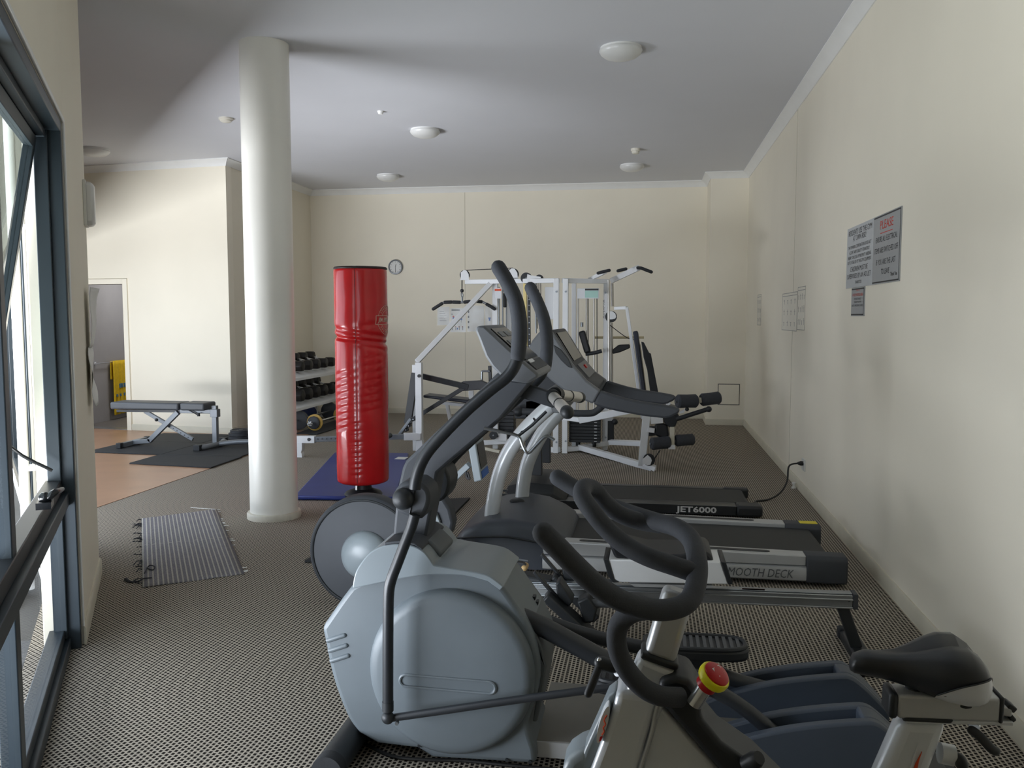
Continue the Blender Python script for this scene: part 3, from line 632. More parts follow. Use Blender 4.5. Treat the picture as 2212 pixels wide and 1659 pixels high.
# blue exercise mat, black mat under the bag
p = [PZ(640, 1080), PZ(785, 1079), PZ(876, 988), PZ(742, 985)]
flat_mat('exercise_mat', 'blue vinyl exercise mat on the carpet behind the red bag', [(-2.86, 6.52), (-2.02, 6.60), (-2.545, 8.80), (-3.35, 8.72)], .035, 'blue_mat', bevel=.012)
q = PZ(871, 988, .041); t = thing('care_label', 'small white label on the far corner of the blue mat', 'label', q)
MB().span((q.x-.06, q.y-.12, .0405), (q.x+.05, q.y+.02, .042)).build('label_patch', 'paper', t)
flat_mat('rubber_mat', 'black rubber mat on the carpet between red bag and rower', [(-2.06, 4.83), (-1.44, 5.05), (-1.44, 6.78), (-2.0, 6.5)], .016, 'rubber')

# ---- free standing punching bag
bx, by_, br_, bz0, bz1 = -2.300, 6.62, .209, .155, 1.895
t = thing('punching_bag', 'tall red vinyl free standing punching bag with crumpled middle', 'punching bag', (bx, by_, .042))
MB().lathe([(.0, .042), (.15, .042), (.155, .055), (.14, .075), (.10, .09), (.07, .1), (.06, .16)], (bx, by_, 0), n=40).build('base', 'black_plastic', t)
MB().cyl((bx, by_, .1), (bx, by_, .2), .055).build('neck', 'black_satin', t)
MB().cyl((bx-.03, by_-.08, .1), (bx-.03, by_-.07, .17), .012, 10).build('clip', 'chrome', t)
vd = V((bx, by_)).normalized(); a0 = math.atan2(-vd.y, -vd.x)                 # direction from bag to camera
def bag_r(u, z):
    w = u-a0; w = (w+math.pi) % (2*math.pi)-math.pi
    r = br_*(1+.012*math.sin((z-bz0)*2.2)+(.02 if z > 1.34 else 0)*(min(1, (z-1.34)/.1) if z > 1.34 else 0))
    def crease(zc, wd, dp, tilt, uc=None, us=1.0): 
        k = 1.0 if uc is None else math.exp(-((w-uc)/us)**2)
        return -dp*k*math.exp(-((z-(zc+tilt*w))/wd)**2)
    r += crease(1.315, .016, .018, -.02)+crease(1.37, .02, .009, -.03)+crease(1.43, .022, .007, .02, .6, .9)+crease(1.275, .018, .007, -.04, .5, .9)
    for k in range(9): r += crease(1.10-.055*k, .014, .006, .05, -.85, .45)
    for k in range(10): r += crease(.25+.045*k+.01*math.sin(k*3), .010, .004, .02, -.25, .22)
    for k in range(8): r += crease(.75+.06*k, .014, .003, .03, .5, .6)
    d = min(z-bz0, bz1-z); e = .03
    if d < e: r -= (e-math.sqrt(max(0, e*e-(e-d)**2)))*.9
    r -= .003*math.exp(-((w+.22)/.02)**2)                                     # stitched seam
    r += .003*noise.noise(V((math.cos(u)*3, math.sin(u)*3, z*5)))
    return r
NU, NZ = 120, 200
secs = []
for i in range(NZ+1):
    z = bz0+(bz1-bz0)*(i/NZ); secs.append([V((bx+bag_r(2*math.pi*j/NU, z)*math.cos(2*math.pi*j/NU), by_+bag_r(2*math.pi*j/NU, z)*math.sin(2*math.pi*j/NU), z)) for j in range(NU)])
MB().loft(secs).build('vinyl_cover', 'red_vinyl', t, ang=60)
def BG(w, z, e=.001): u = a0+w; r = bag_r(u, z)+e; return V((bx+r*math.cos(u), by_+r*math.sin(u), z))
MB().tube([BG(-.22, bz0+.02+(bz1-bz0-.04)*k/80, .0005) for k in range(81)], .0022, 6).build('seam', 'seam_dark', t)
MB().ring((bx, by_, bz1-.008), (0, 0, 1), br_*1.025-.012, .012).build('top_piping', 'black_cap', t)
MB().lathe([(br_*.96, bz1-.01), (br_*.5, bz1+.004), (0, bz1+.006)], (bx, by_, 0), n=40).build('top_cap', 'black_cap', t)
MB().box(BG(-.24, bz1-.005, .0), (.03, .02, .016)).build('zip_pull', 'steel', t)
# printed roundel on the side
lz, lw = 1.475, 1.22
def lg(dx, dz): return BG(lw+dx/br_, lz+dz, .0015)
lo = MB()
def strip(pts, w): lo.tube([lg(*p) for p in pts], w, 5)
def arc(R, a, b, n=30): return [(R*math.cos(a+(b-a)*k/n), R*math.sin(a+(b-a)*k/n)) for k in range(n+1)]
for R in (.118, .080):
    q = .034/R; strip(arc(R, math.asin(q), math.pi-math.asin(q)), .0016); strip(arc(R, math.pi+math.asin(q), 2*math.pi-math.asin(q)), .0016)
for a, b in (((-.135, .034), (.135, .034)), ((.135, .034), (.135, -.034)), ((.135, -.034), (-.135, -.034)), ((-.135, -.034), (-.135, .034))):
    strip([(a[0]+(b[0]-a[0])*k/14, a[1]+(b[1]-a[1])*k/14) for k in range(15)], .0024)
tx = MB().text('JIM BRADLEY', (0, 0, 0), (1, 0, 0), (0, 1, 0), .05, fit=.23, depth=0, bold=.02, shear=.15); lo.add([lg(v.x, v.y) for v in tx.v], tx.f)
for R, txt, flip in ((.099, 'SPEEDBALLS', 0), (.099, 'SPEEDBALLS', 1)):
    n = len(txt)
    for k, ch in enumerate(txt):
        an = (math.pi*.80-math.pi*.60*k/(n-1)) if not flip else (math.pi*1.2+math.pi*.6*k/(n-1))
        g_ = MB().text(ch, (0, 0, 0), (1, 0, 0), (0, 1, 0), .026, depth=0)
        ud = (math.cos(an), math.sin(an)) if not flip else (-math.cos(an), -math.sin(an)); xd = (ud[1], -ud[0])
        lo.add([lg(R*math.cos(an)+v.x*xd[0]+v.y*ud[0], R*math.sin(an)+v.x*xd[1]+v.y*ud[1]) for v in g_.v], g_.f)
lo.build('printed_roundel', 'logo_ivory', t, flat=True, fixn=False)

# ---- dumbbell rack along the side wall with its dumbbells
RX0, RX1, RY0, RY1 = -4.99, -4.52, 10.2, 12.25
t = thing('dumbbell_rack', 'white two tier dumbbell rack against the side wall', 'rack', ((RX0+RX1)/2, (RY0+RY1)/2, 0))
for z in (.77, .375):
    sh = MB()
    for dx in (-.17, .06): sh.prism([V((RX0+.2+dx+.0, RY0, z+.075-(dx+.17)*.28)), V((RX0+.2+dx+.12, RY0, z+.045-(dx+.17)*.28)), V((RX0+.2+dx+.12, RY0, z+.005-(dx+.17)*.28)), V((RX0+.2+dx, RY0, z+.035-(dx+.17)*.28))], (0, RY1-RY0, 0))
    sh.prism([V((RX0+.36, RY0, z+.0)), V((RX1+.02, RY0, z-.06)), V((RX1+.02, RY0, z-.10)), V((RX0+.34, RY0, z-.05))], (0, RY1-RY0, 0)); sh.build('shelf', 'white_powder', t, bevel=.003)
for y in (RY0+.1, RY1-.1):
    MB().span((RX0, y-.03, 0), (RX0+.06, y+.03, .92)).build('upright', 'white_powder', t, bevel=.004)
    MB().span((RX0-.05, y-.03, 0), (RX1+.05, y+.03, .05)).build('foot', 'white_powder', t, bevel=.004)
    for z in (.73, .33): MB().bar((RX0+.03, y, z+.05), (RX1-.02, y, z-.05), .04, .05).build('bracket', 'white_powder', t)
ORD = ['first', 'second', 'third', 'fourth', 'fifth', 'sixth', 'seventh']
def hexhead(c, r, l):
    b = MB(); secs = []
    for h, k in ((-.5, .82), (-.36, 1.0), (.36, 1.0), (.5, .82)):
        secs.append([c+V((h*l, r*k*math.cos(math.pi/3*j), r*k*math.sin(math.pi/3*j))) for j in range(6)])
    return b.loft(secs)
tmpl = {}
def dumbbell(y, z, r, label, group):
    c = V((RX0+.24, y, z)); key = round(r, 3); t = thing('dumbbell', label, 'dumbbell', c, group)
    if key not in tmpl:
        l = r*1.75; d = .085+l/2; sl = .27; o = V((0, 0, 0))
        h1 = hexhead(c+V((d, 0, -d*sl)), r, l).build('head', 'hex_black', t, bevel=.006); h2 = hexhead(c+V((-d, 0, d*sl)), r, l).build('head', 'hex_black', t, bevel=.006)
        g1 = MB().tube([c+V((-d, 0, d*sl)), c, c+V((d, 0, -d*sl))], [.013, .016, .013], 12, sm=3).build('grip', 'chrome', t)
        tmpl[key] = (h1, h2, g1)
    else:
        for s_ in tmpl[key]: o = s_.copy(); COL.objects.link(o); o.parent = t
for k, y in enumerate((10.72, 11.0, 11.28, 11.56, 11.84)): dumbbell(y, .888, .077, f'black hex dumbbell on upper rack shelf, {ORD[k]} from the column', 'dumbbells on the upper shelf')
for k, y in enumerate((10.66, 10.92, 11.20, 11.48, 11.76, 12.02)): dumbbell(y, .507, .089, f'larger black hex dumbbell on lower rack shelf, {ORD[k]} from the column', 'dumbbells on the lower shelf')
# loose weights on a black mat under and before the rack
flat_mat('rubber_mat', 'black rubber mat with loose barbells in front of the dumbbell rack', [(-4.455, 10.25), (-4.16, 10.25), (-4.06, 12.4), (-4.455, 12.4)], .012, 'rubber')
def barbell(label, p, q, plates, name='barbell'):
    p, q = V(p), V(q); d = (q-p).normalized(); t = thing(name, label, 'barbell', (p+q)/2)
    MB().cyl(p, q, .013).build('bar', 'chrome', t)
    for f, r, w, m in plates: c = p+(q-p)*f; MB().lathe([(.013, -w/2), (r*.86, -w/2), (r, -w*.3), (r, w*.3), (r*.86, w/2), (r*.4, w*.35), (.04, w*.5), (.013, w*.5)], c, d, 36).build('plate', m, t)
    for s_, e in ((1, p), (-1, q)):
        b = MB(); c = e+d*s_*.05; b.cyl(c, c+d*s_*.025, .026, 16)
        for k in range(6): u = k*math.pi/3; a_, b__ = frame_from(d); b.ball(c+d*s_*.012+(a_*math.cos(u)+b__*math.sin(u))*.028, .010, 8)
        b.build('star_collar', 'chrome', t)
    return t
barbell('short barbell with yellow rimmed plate and star collar on the black mat', (-4.31, 10.3, .126), (-4.26, 11.6, .126), [(.135, .084, .04, 'plate_iron'), (.165, .108, .03, 'yellow_ring'), (.86, .07, .035, 'plate_iron'), (.83, .108, .03, 'yellow_ring')])
barbell('barbell with plain black plates lying under the dumbbell rack', (-4.57, 10.4, .14), (-4.57, 11.95, .14), [(.14, .128, .04, 'plate_iron'), (.86, .128, .04, 'plate_iron'), (.17, .12, .03, 'plate_iron')])
c = V((-4.24, 12.2, .224)); t = thing('medicine_ball', 'dark maroon exercise ball on the black mat half hidden by the red bag', 'ball', (c.x, c.y, .017)); MATS['ball_maroon'] = mat('ball_maroon', '#2c1d1c', .45); MB().ball(c, .205, 32).build('ball_skin', 'ball_maroon', t)
t = thing('rolled_mat', 'rolled blue mat under the lower shelf of the dumbbell rack', 'rolled mat', (-4.86, 11.5, .017)); MATS['rolled_blue'] = mat('rolled_blue', '#22397a', .6)
for r in (.085, .06, .035): MB().lathe([(r-.012, -.4), (r, -.4), (r, .4), (r-.012, .4)], (-4.90, 11.45, .105), (0, 1, 0), 24).build('roll', 'rolled_blue', t)
# ================================================================== MULTI-STATION GYM
mg = thing('multi_gym', 'white multi station cable gym with weight stacks at the back wall', 'multi gym', (-1.2, 9.3, 0))
def pb(name, m, a, b, Ya, Yb=None, w=.05, h=.05, bevel=.004, parent=mg, up=(0, 1, 0)):
    Yb = Ya if Yb is None else Yb
    return MB().bar(PY(*a, Ya), PY(*b, Yb), h, w, up).build(name, m, parent, bevel=bevel)   # w: depth (Y), h: across in the picture
def pt(name, m, pts, Y, r, sm=0, parent=mg, n=12, rnd=False): return MB().tube(L(pts, Y), r, n, sm=sm, rnd=rnd).build(name, m, parent)
def post(name, x, ytop, Y, w=.06, m='white_powder', parent=mg, xb=None, z0=0.0):
    a = PY(x, ytop, Y); return MB().span((a.x-w/2, Y-w/2, z0), (a.x+w/2, Y+w/2, a.z)).build(name, m, parent, bevel=.004)
def pulley(c, r, w, cover=True, axis=(0, 1, 0), wheel='black_plastic'):
    o = MB().lathe([(.008, -w/2), (r, -w/2), (r*.88, 0), (r, w/2), (.008, w/2)], c, axis, 24).build('pulley_wheel', wheel, mg)
    MB().cyl(c-V(axis)*(w*.8), c+V(axis)*(w*.8), .008, 10).build('axle_bolt', 'steel', o)
# uprights and rails
YA, YC = 9.30, 9.62
for x, y, Y in ((1202, 602, YA), (1222, 602, YA), (1310, 604, YC), (1070, 606, 9.5), (1100, 612, 9.75)): post('upright', x, y, Y)
pb('top_rail', 'white_powder', (1006, 609), (1208, 606), 9.5, YA, .06, .05); pb('top_rail', 'white_powder', (1216, 606), (1314, 608), YA, YC, .06, .05)
pb('base_rail', 'white_powder', (1100, 968), (1208, 972), 9.6, YA, .06, .055); pb('base_rail', 'white_powder', (1216, 971), (1256, 968), YA, 9.44, .06, .05); pb('base_rail', 'white_powder', (1256, 966), (1314, 957), 9.44, YC, .06, .05)
pb('cross_rail', 'white_powder', (1216, 902), (1256, 907), YA, 9.2, .06, .05)
pb('cross_rail', 'white_powder', (1310, 905), (1324, 904), YC, 9.6, .05, .045)
for x, y, Y in ((1202, 630), (1202, 940), (1222, 630), (1222, 953)) and ((1202, 630, YA), (1202, 955, YA), (1222, 630, YA), (1222, 953, YA), (1308, 632, YC), (1308, 945, YC)):
    c = PY(x, y, Y-.03); MB().cyl(c, c-V((0, .008, 0)), .011, 10).build('bolt_head', 'steel', mg)
# right weight stack
for x in (1249, 1283): pt('guide_rod', 'brushed_steel', [(x, 640), (x, 962)], 9.5, .009)
for x in (1268, 1271, 1290): pt('cable', 'cable_black', [(x-.5, 640), (x, 905)], 9.52, .0045, n=6)
pt('guide_rod', 'brushed_steel', [(1267, 640), (1267, 905)], 9.5, .010)
a, b = PY(1231, 893, 9.5), PY(1297, 955, 9.5); np_ = 9
for k in range(np_):
    z0 = b.z+(a.z-b.z)*k/np_; MB().span((a.x, 9.42, z0+.002), (b.x, 9.60, z0+(a.z-b.z)/np_-.002)).build('weight_slab', 'black_plastic', mg, bevel=.002)
pn = MB()
for k in range(np_): z0 = b.z+(a.z-b.z)*(k+.5)/np_; pn.box((b.x-.05, 9.418, z0), (.03, .006, .008))
o = pn.build('weight_numbers', 'lettering_white', mg); o['kind'] = 'stuff'
for x in (1249, 1283): c = PY(x, 965, 9.5); MB().cyl((c.x, 9.5, 0.05), (c.x, 9.5, b.z), .025).build('rubber_buffer', 'black_plastic', mg)
a, b = PY(1247, 623, 9.36), PY(1294, 645, 9.36); lp = MB().span((a.x, 9.352, b.z), (b.x, 9.36, a.z)).build('instruction_plate', 'sticker_white', mg, bevel=.002)
MB().span((a.x+.085, 9.349, b.z+.01), (b.x-.01, 9.352, a.z-.025)).build('green_panel', 'print_green', lp); MB().span((a.x+.085, 9.349, a.z-.022), (b.x-.006, 9.352, a.z-.004)).build('dark_heading', 'print_black', lp)
pb('carriage', 'pad_black', (1256, 715), (1270, 762), 9.46, 9.46, .05, .075, .02); c = PY(1257, 706, 9.46); MB().cyl(c, c+V((0, 0, .05)), .016).build('carriage_bolt', 'steel', mg)
pt('carriage_arm', 'black_satin', [(1265, 765), (1285, 762), (1300, 758)], 9.5, .022, sm=4)
pb('wide_post', 'white_powder', (1240, 612), (1240, 965), 9.62, 9.62, .05, .05)
ml = MB()
for k, ch in enumerate('ECLIPSE'): v_ = PY(1304.5, 650.5+5.8*k, YC-.031); ml.text(ch, (v_.x, YC-.0312, v_.z), (1, 0, 0), (0, 0, 1), .034, fit=.018 if ch != 'I' else .006)
ml.build('maker_lettering', 'lettering_grey', mg, flat=True, fixn=False)
# left stack
for x in (1078, 1086, 1094): pt('guide_rod', 'steel', [(x, 620), (x, 890)], 9.62, .008)
a, b = PY(1078, 880, 9.62), PY(1097, 950, 9.62)
for k in range(np_): z0 = b.z+(a.z-b.z)*k/np_; MB().span((a.x, 9.55, z0+.002), (b.x+.08, 9.72, z0+(a.z-b.z)/np_-.002)).build('weight_slab', 'black_plastic', mg, bevel=.002)
a, b = PY(1069, 622, 9.44), PY(1083, 645, 9.44); lp = MB().span((a.x, 9.43, b.z), (b.x, 9.44, a.z)).build('instruction_plate', 'sticker_white', mg); MB().span((a.x, 9.428, a.z-.035), (b.x, 9.43, a.z-.01)).build('orange_heading', 'print_orange', lp)
pb('carriage', 'pad_black', (1091, 633), (1091, 664), 9.6, 9.6, .05, .03, .008)
# centre column: white post with its warm light painted in as cream, perforated black bar, high pulleys
mat('post_warm_lit', '#e2cf8d', .35); pb('height_post', 'post_warm_lit', (1134, 612), (1137, 770), 9.38, 9.38, .05, .036); pb('perforated_bar', 'black_satin', (1142.5, 612), (1144, 770), 9.40, 9.40, .05, .026)
hb = MB()
for k in range(12): c = PY(1142.6+k*.1, 622+k*12.5, 9.374); hb.cyl(c, c-V((0, .003, 0)), .006, 8)
o = hb.build('adjust_holes', 'steel', mg); o['kind'] = 'stuff'
for x, y, r in ((1137, 601, .062), (1165, 602, .045)): pulley(PY(x, y, 9.36), r, .03)
MB().prism(L([(1139, 592), (1148, 595), (1168, 598), (1168, 607), (1145, 607), (1141, 612), (1138, 604)], 9.33), (0, .008, 0)).build('pulley_bracket', 'white_powder', mg)
for x in (1160, 1164, 1168): pt('cable', 'cable_black', [(x, 612), (x+1, 710)], 9.5, .004, n=6)
pt('guide_rod', 'steel', [(1157, 612), (1158, 720)], 9.55, .009)
pb('stack_cover', 'white_powder', (1187, 620), (1187, 690), 9.55, 9.55, .04, .10)
# lat pull-down
for x, y, r in ((1004, 594, .055), (1108, 592, .065)):
    pulley(PY(x, y, 9.45), r, .03); q = r/9.4*FPX
    MB().prism(L([(x-q*.8, y-q*.5), (x-q*.2, y-q*1.0), (x+q*.3, y-q*.9), (x+q*.75, y-q*.2), (x+q*.85, y+q*1.0), (x-q*1.1, y+q*1.05), (x-q*.8, y+q*.7)], 9.42), (0, .008, 0)).build('pulley_bracket', 'white_powder', mg)
pt('cable', 'cable_black', [(1005, 584), (1108, 579)], 9.45, .005, n=6); pt('cable', 'cable_black', [(998, 600), (998, 632)], 9.45, .006, n=6)
MB().ball(PY(998, 628, 9.45), .022, 10).build('cable_stop', 'black_satin', mg); MB().tube(L([(998, 630), (996, 637), (999, 643), (1000, 637), (998, 632)], 9.45), .006, 6, sm=3).build('snap_hook', 'steel', mg); pt('swivel', 'steel', [(998.5, 642), (998.5, 652)], 9.45, .010)
lb = thing('lat_bar', 'long black pull down bar with bent ends hanging from the gym cable', 'pull bar', PY(998, 654, 9.45))
MB().tube(L([(935, 668), (947, 660), (958, 654), (966, 652.5), (985, 652.5), (998, 653), (1015, 651), (1035, 650.5), (1044, 653), (1056, 660), (1069, 668)], 9.45), .013, 12, sm=4, rnd=True).build('bar', 'steel', lb)
for q in ([(936, 667.5), (946, 661), (955, 655.5)], [(961, 653), (975, 652.5)], [(979, 652.5), (993, 653)], [(1004, 652.5), (1014, 651.2)], [(1026, 650.7), (1040, 651.8)], [(1052, 657.5), (1060, 662), (1068, 667.3)]): MB().tube(L(q, 9.45), .019, 12, rnd=True).build('rubber_grip', 'rubber', lb)
# strut, front posts of the press station, press arms
pb('strut', 'white_powder', (1062, 610), (900, 782), 9.45, 8.95, .05, .055); pb('strut_end', 'white_powder', (1060, 609), (1076, 609), 9.45, 9.5, .05, .05)
post('upright', 905, 783, 8.9, .07); post('upright', 897, 788, 9.22, .06)
for y in (812,): c = PY(905.5, y, 8.862); MB().cyl(c, c-V((0, .012, 0)), .018, 14).build('pivot_bolt', 'black_plastic', mg)
pb('press_arm', 'black_satin', (905, 811), (1012, 836), 9.03, 9.1, .05, .06); pb('press_arm', 'black_satin', (1005, 836), (890, 907), 9.1, 9.08, .05, .045); pb('press_arm', 'black_satin', (897, 806), (881, 915), 9.1, 9.08, .05, .08)
MB().prism(L([(985, 832), (1000, 824), (1040, 822), (1062, 832), (1062, 846), (1032, 842), (1000, 845), (990, 838)], 9.08), (0, .06, 0)).build('press_head', 'black_satin', mg, bevel=.006)
pb('roller_plate', 'bench_grey', (864, 939), (890, 903), 9.0, 9.0, .12, .03)
for x, y in ((884, 919), (878, 928), (894, 905)): pulley(PY(x, y, 9.0), .022, .05)
pt('press_handle', 'steel', [(1041, 830), (1041, 806), (1043, 802), (1058, 802)], 9.2, .012, sm=4); pb('press_post', 'black_satin', (1058, 790), (1060, 835), 9.25, 9.25, .04, .035)
# press bench
bz = PY(960, 855, 9.45); MB().prism([PY(914, 859, 9.3), PY(1012, 872, 9.3), PY(1012, 864, 9.3), PY(914, 853, 9.3)], (0, .26, 0)).build('bench_pad', 'pad_navy', mg, bevel=.012)
pb('bench_rail', 'white_powder', (945, 869), (1012, 876), 9.42, 9.42, .05, .035); pb('bench_leg', 'white_powder', (966, 873), (985, 968), 9.42, 9.42, .045, .04); pb('bench_post', 'white_powder', (1018, 844), (1022, 968), 9.42, 9.42, .05, .055)
# long floor beam running left
pb('beam_sleeve', 'white_powder', (872, 943), (908, 943), 8.82, 8.88, .07, .075); pb('perforated_beam', 'bench_grey', (678, 949), (874, 943), 8.62, 8.82, .05, .055); pb('beam_end', 'white_powder', (636, 949), (681, 949), 8.6, 8.62, .07, .075)
hb = MB()
for k in range(5): c = PY(686+9.7*k, 948.5-.2*k, 8.60); hb.cyl(c+V((0, .005, 0)), c-V((0, .003, 0)), .008, 8)
o = hb.build('beam_holes', 'black_satin', mg); o['kind'] = 'stuff'
for x, y, Y in ((668, 949, 8.565), (881, 943, 8.80)): c = PY(x, y, Y+.02); MB().cyl(c, c-V((0, .014, 0)), .017, 12).build('pivot_bolt', 'black_plastic', mg)
MB().prism(L([(638, 957), (652, 957), (652, 972), (650, 977), (652, 981), (652, 988.5), (637.5, 988.5), (637.5, 982), (639, 976)], 8.56), (0, .07, 0)).build('beam_foot', 'white_powder', mg)
c = PY(838, 942, 8.7); MB().cyl(c+V((0, -.06, 0)), c+V((0, .06, 0)), .03, 14).build('beam_roller', 'black_plastic', mg)
MB().prism(L([(899, 952), (912, 952), (914, 985), (903, 985)], 8.86), (0, .07, 0)).build('post_foot', 'white_powder', mg)
# low row station base seen under the elliptical arm
pb('base_rail', 'white_powder', (1036, 957), (1102, 953), 9.3, 9.3, .06, .05); MB().prism(L([(1069, 938), (1094, 936), (1094, 952), (1068, 952)], 9.24), (0, .05, 0)).build('low_bracket', 'white_powder', mg); pulley(PY(1066, 940, 9.22), .045, .03)
c = PY(1074, 942, 9.23); MB().cyl(c, c-V((0, .012, 0)), .014, 12).build('pivot_bolt', 'black_plastic', mg)
pb('base_rail', 'skirting_paint', (1038, 967), (1080, 976), 9.0, 8.95, .04, .03)
# leg extension arm to the right
pb('seat_beam', 'white_powder', (1254, 907), (1402, 877), 9.2, 8.38, .06, .07); pb('base_beam', 'white_powder', (1254, 966), (1412, 1012), 9.42, 8.36, .07, .06)
MB().prism([PY(1384, 1004, 8.40), PY(1413, 1019, 8.30), PY(1416, 1010, 8.30), PY(1396, 1000, 8.40)], (0, .07, 0)).build('base_foot', 'white_powder', mg, bevel=.003)
pb('seat_post', 'white_powder', (1398, 884), (1386, 1006), 8.42, 8.42, .06, .075)
pulley(PY(1402, 993, 8.36), .058, .035); MB().prism(L([(1388, 992), (1399, 983), (1406, 989), (1408, 995), (1405, 1004), (1398, 1005), (1388, 1000)], 8.33), (0, .008, 0)).build('pulley_bracket', 'white_powder', mg)
pt('cable', 'cable_black', [(1408, 1000), (1426, 972)], 8.38, .006, n=6)
pb('rear_rail', 'white_powder', (1318, 955), (1388, 958), 9.4, 8.7, .05, .05)
pb('stack_shroud', 'black_plastic', (1318, 904), (1318, 956), 9.66, 9.66, .12, .085); MB().ball(PY(1328, 911, 9.5), .035, 14).build('lever_knob', 'black_plastic', mg)
MB().prism([PY(1372, 877, 8.36), PY(1462, 897, 8.36), PY(1466, 884, 8.36), PY(1380, 864, 8.36)], (0, .36, 0)).build('seat_pad', 'pad_black', mg, bevel=.02)
pb('seat_bracket', 'white_powder', (1405, 908), (1432, 906), 8.42, 8.42, .05, .07); pb('stop_arm', 'white_powder', (1398, 928), (1414, 930), 8.4, 8.4, .05, .045)
MB().prism(L([(1414, 918), (1428, 914), (1442, 918), (1446, 944), (1430, 948), (1414, 940)], 8.40), (0, .12, 0)).build('knee_block', 'pad_black', mg, bevel=.02)
MB().prism(L([(1432, 896), (1460, 888), (1468, 900), (1458, 922), (1446, 924), (1434, 912)], 8.40), (0, .08, 0)).build('cam', 'black_satin', mg, bevel=.008)
pb('swing_arm', 'skirting_paint', (1452, 922), (1452, 968), 8.40, 8.40, .03, .045); pb('arm_end', 'white_powder', (1451, 961), (1451, 970), 8.38, 8.38, .05, .065)
def roller(a, b, Ya, Yb, r): 
    p, q = PY(*a, Ya), PY(*b, Yb); d = (q-p); MB().tube([p, p+d*.08, p+d*.5, p+d*.92, q], [r*.8, r, r*.96, r, r*.8], 24).build('foam_roller', 'foam', mg)
roller((1406, 959), (1447, 955), 8.34, 8.40, .062); roller((1459, 952), (1498, 949), 8.42, 8.48, .058); roller((1462, 867), (1505, 866), 8.26, 8.34, .066); roller((1514, 864), (1555, 859), 8.36, 8.42, .062); roller((1398, 932), (1440, 928), 8.62, 8.66, .05)
pt('roller_axle', 'steel', [(1404, 959, 8.33), (1500, 949, 8.49)], 8.4, .012); pt('roller_axle', 'steel', [(1460, 868, 8.25), (1557, 859, 8.43)], 8.4, .012)
pb('roller_bracket', 'skirting_paint', (1507, 865), (1514, 864), 8.35, 8.36, .05, .05); pb('upper_bracket', 'white_powder', (1438, 872), (1447, 868), 8.4, 8.4, .04, .05)
pt('side_handle', 'black_satin', [(1460, 906), (1500, 893), (1532, 883)], 8.3, .022); MB().ball(PY(1531, 884, 8.3), .03, 14).build('handle_end', 'black_plastic', mg); MB().ball(PY(1484, 884, 8.3), .02, 12).build('pull_pin', 'black_plastic', mg)
MB().prism(L([(1468, 890), (1480, 884), (1478, 891), (1468, 894)], 8.36), (0, .04, 0)).build('upper_bracket', 'white_powder', mg)
# chrome mast, chest arm, back pads and dip handles
pt('mast', 'brushed_steel', [(1314.5, 605), (1315.5, 900)], 9.58, .016); pt('mast', 'brushed_steel', [(1322, 612), (1323, 662)], 9.9, .018); pt('mast', 'brushed_steel', [(1321, 697), (1322, 900)], 9.75, .016)
pulley(PY(1320, 684, 9.6), .065, .035); MB().prism(L([(1316, 672), (1322, 672), (1329, 677), (1331, 684), (1329, 688), (1322, 690), (1316, 690)], 9.57), (0, .01, 0)).build('pulley_bracket', 'white_powder', mg)
pb('yoke', 'white_powder', (1328, 666), (1354, 665), 9.6, 9.55, .05, .035); pb('yoke_leg', 'white_powder', (1354, 664), (1388, 905), 9.55, 9.45, .05, .035)
pb('back_pad', 'pad_navy', (1373, 717), (1398, 905), 9.40, 9.30, .26, .055, .015); pb('back_pad_edge', 'skirting_paint', (1382, 745), (1402, 905), 9.45, 9.35, .20, .02)
MB().prism(L([(1385, 738), (1391, 740), (1402, 762), (1406, 764), (1432, 900), (1412, 900), (1398, 800), (1390, 772)], 9.2), (0, .06, 0)).build('lever_arm', 'pad_black', mg, bevel=.006)
MB().prism(L([(1323, 755), (1336, 745), (1360, 744), (1361, 752), (1340, 761), (1323, 765)], 9.7), (0, .12, 0)).build('elbow_pad', 'pad_black', mg, bevel=.012)
pt('cross_tube', 'beige_plastic', [(1284, 729), (1391, 729)], 9.85, .014); pt('cable', 'cable_black', [(1317, 702), (1352, 728), (1372, 735)], 9.6, .005, sm=4, n=6)
pb('dip_arm', 'white_powder', (1275, 603), (1306, 588), 9.6, 9.2, .045, .04); pb('dip_arm', 'white_powder', (1322, 606), (1378, 579), 9.9, 9.2, .045, .06)
for q in ([(1292, 590), (1303, 587), (1316, 584)], [(1335, 585), (1343, 583), (1352, 581)], [(1378, 578.5), (1385, 579), (1395, 583), (1407, 587.5)]): MB().tube(L(q, 9.15), .017, 12, rnd=True).build('dip_handle', 'rubber', mg)
# ================================================================== TREADMILLS
tm = thing('treadmill', 'silver and charcoal treadmill with arched uprights and SMOOTH DECK on its side', 'treadmill', (0, 5.3, 0))
TY0, TY1 = 4.86, 5.72
def prof(name, m, pts, Y, depth, bevel=.01, parent=tm, seg=2): return MB().prism(L(pts, Y), (0, depth, 0)).build(name, m, parent, bevel=bevel, seg=seg)
RZ0, RZ1 = .195, .168          # rail top height, front to rear
def ztop(x): return RZ0+(RZ1-RZ0)*(x+.55)/1.65
def railpiece(name, m, x0, x1, y0, y1, zb, dz=0.0, bevel=.006): 
    return MB().loft([[V((x, y0, zb)), V((x, y1, zb)), V((x, y1, ztop(x)+dz)), V((x, y0, ztop(x)+dz))] for x in (x0, x1)]).build(name, m, tm, bevel=bevel)
XA, XB_, XE = -.60, .88, 1.10
railpiece('side_rail', 'silver_flat', XA, XB_, TY0, TY0+.11, .115)
railpiece('side_rail', 'silver_flat', XA, XB_, TY1-.11, TY1, .115)
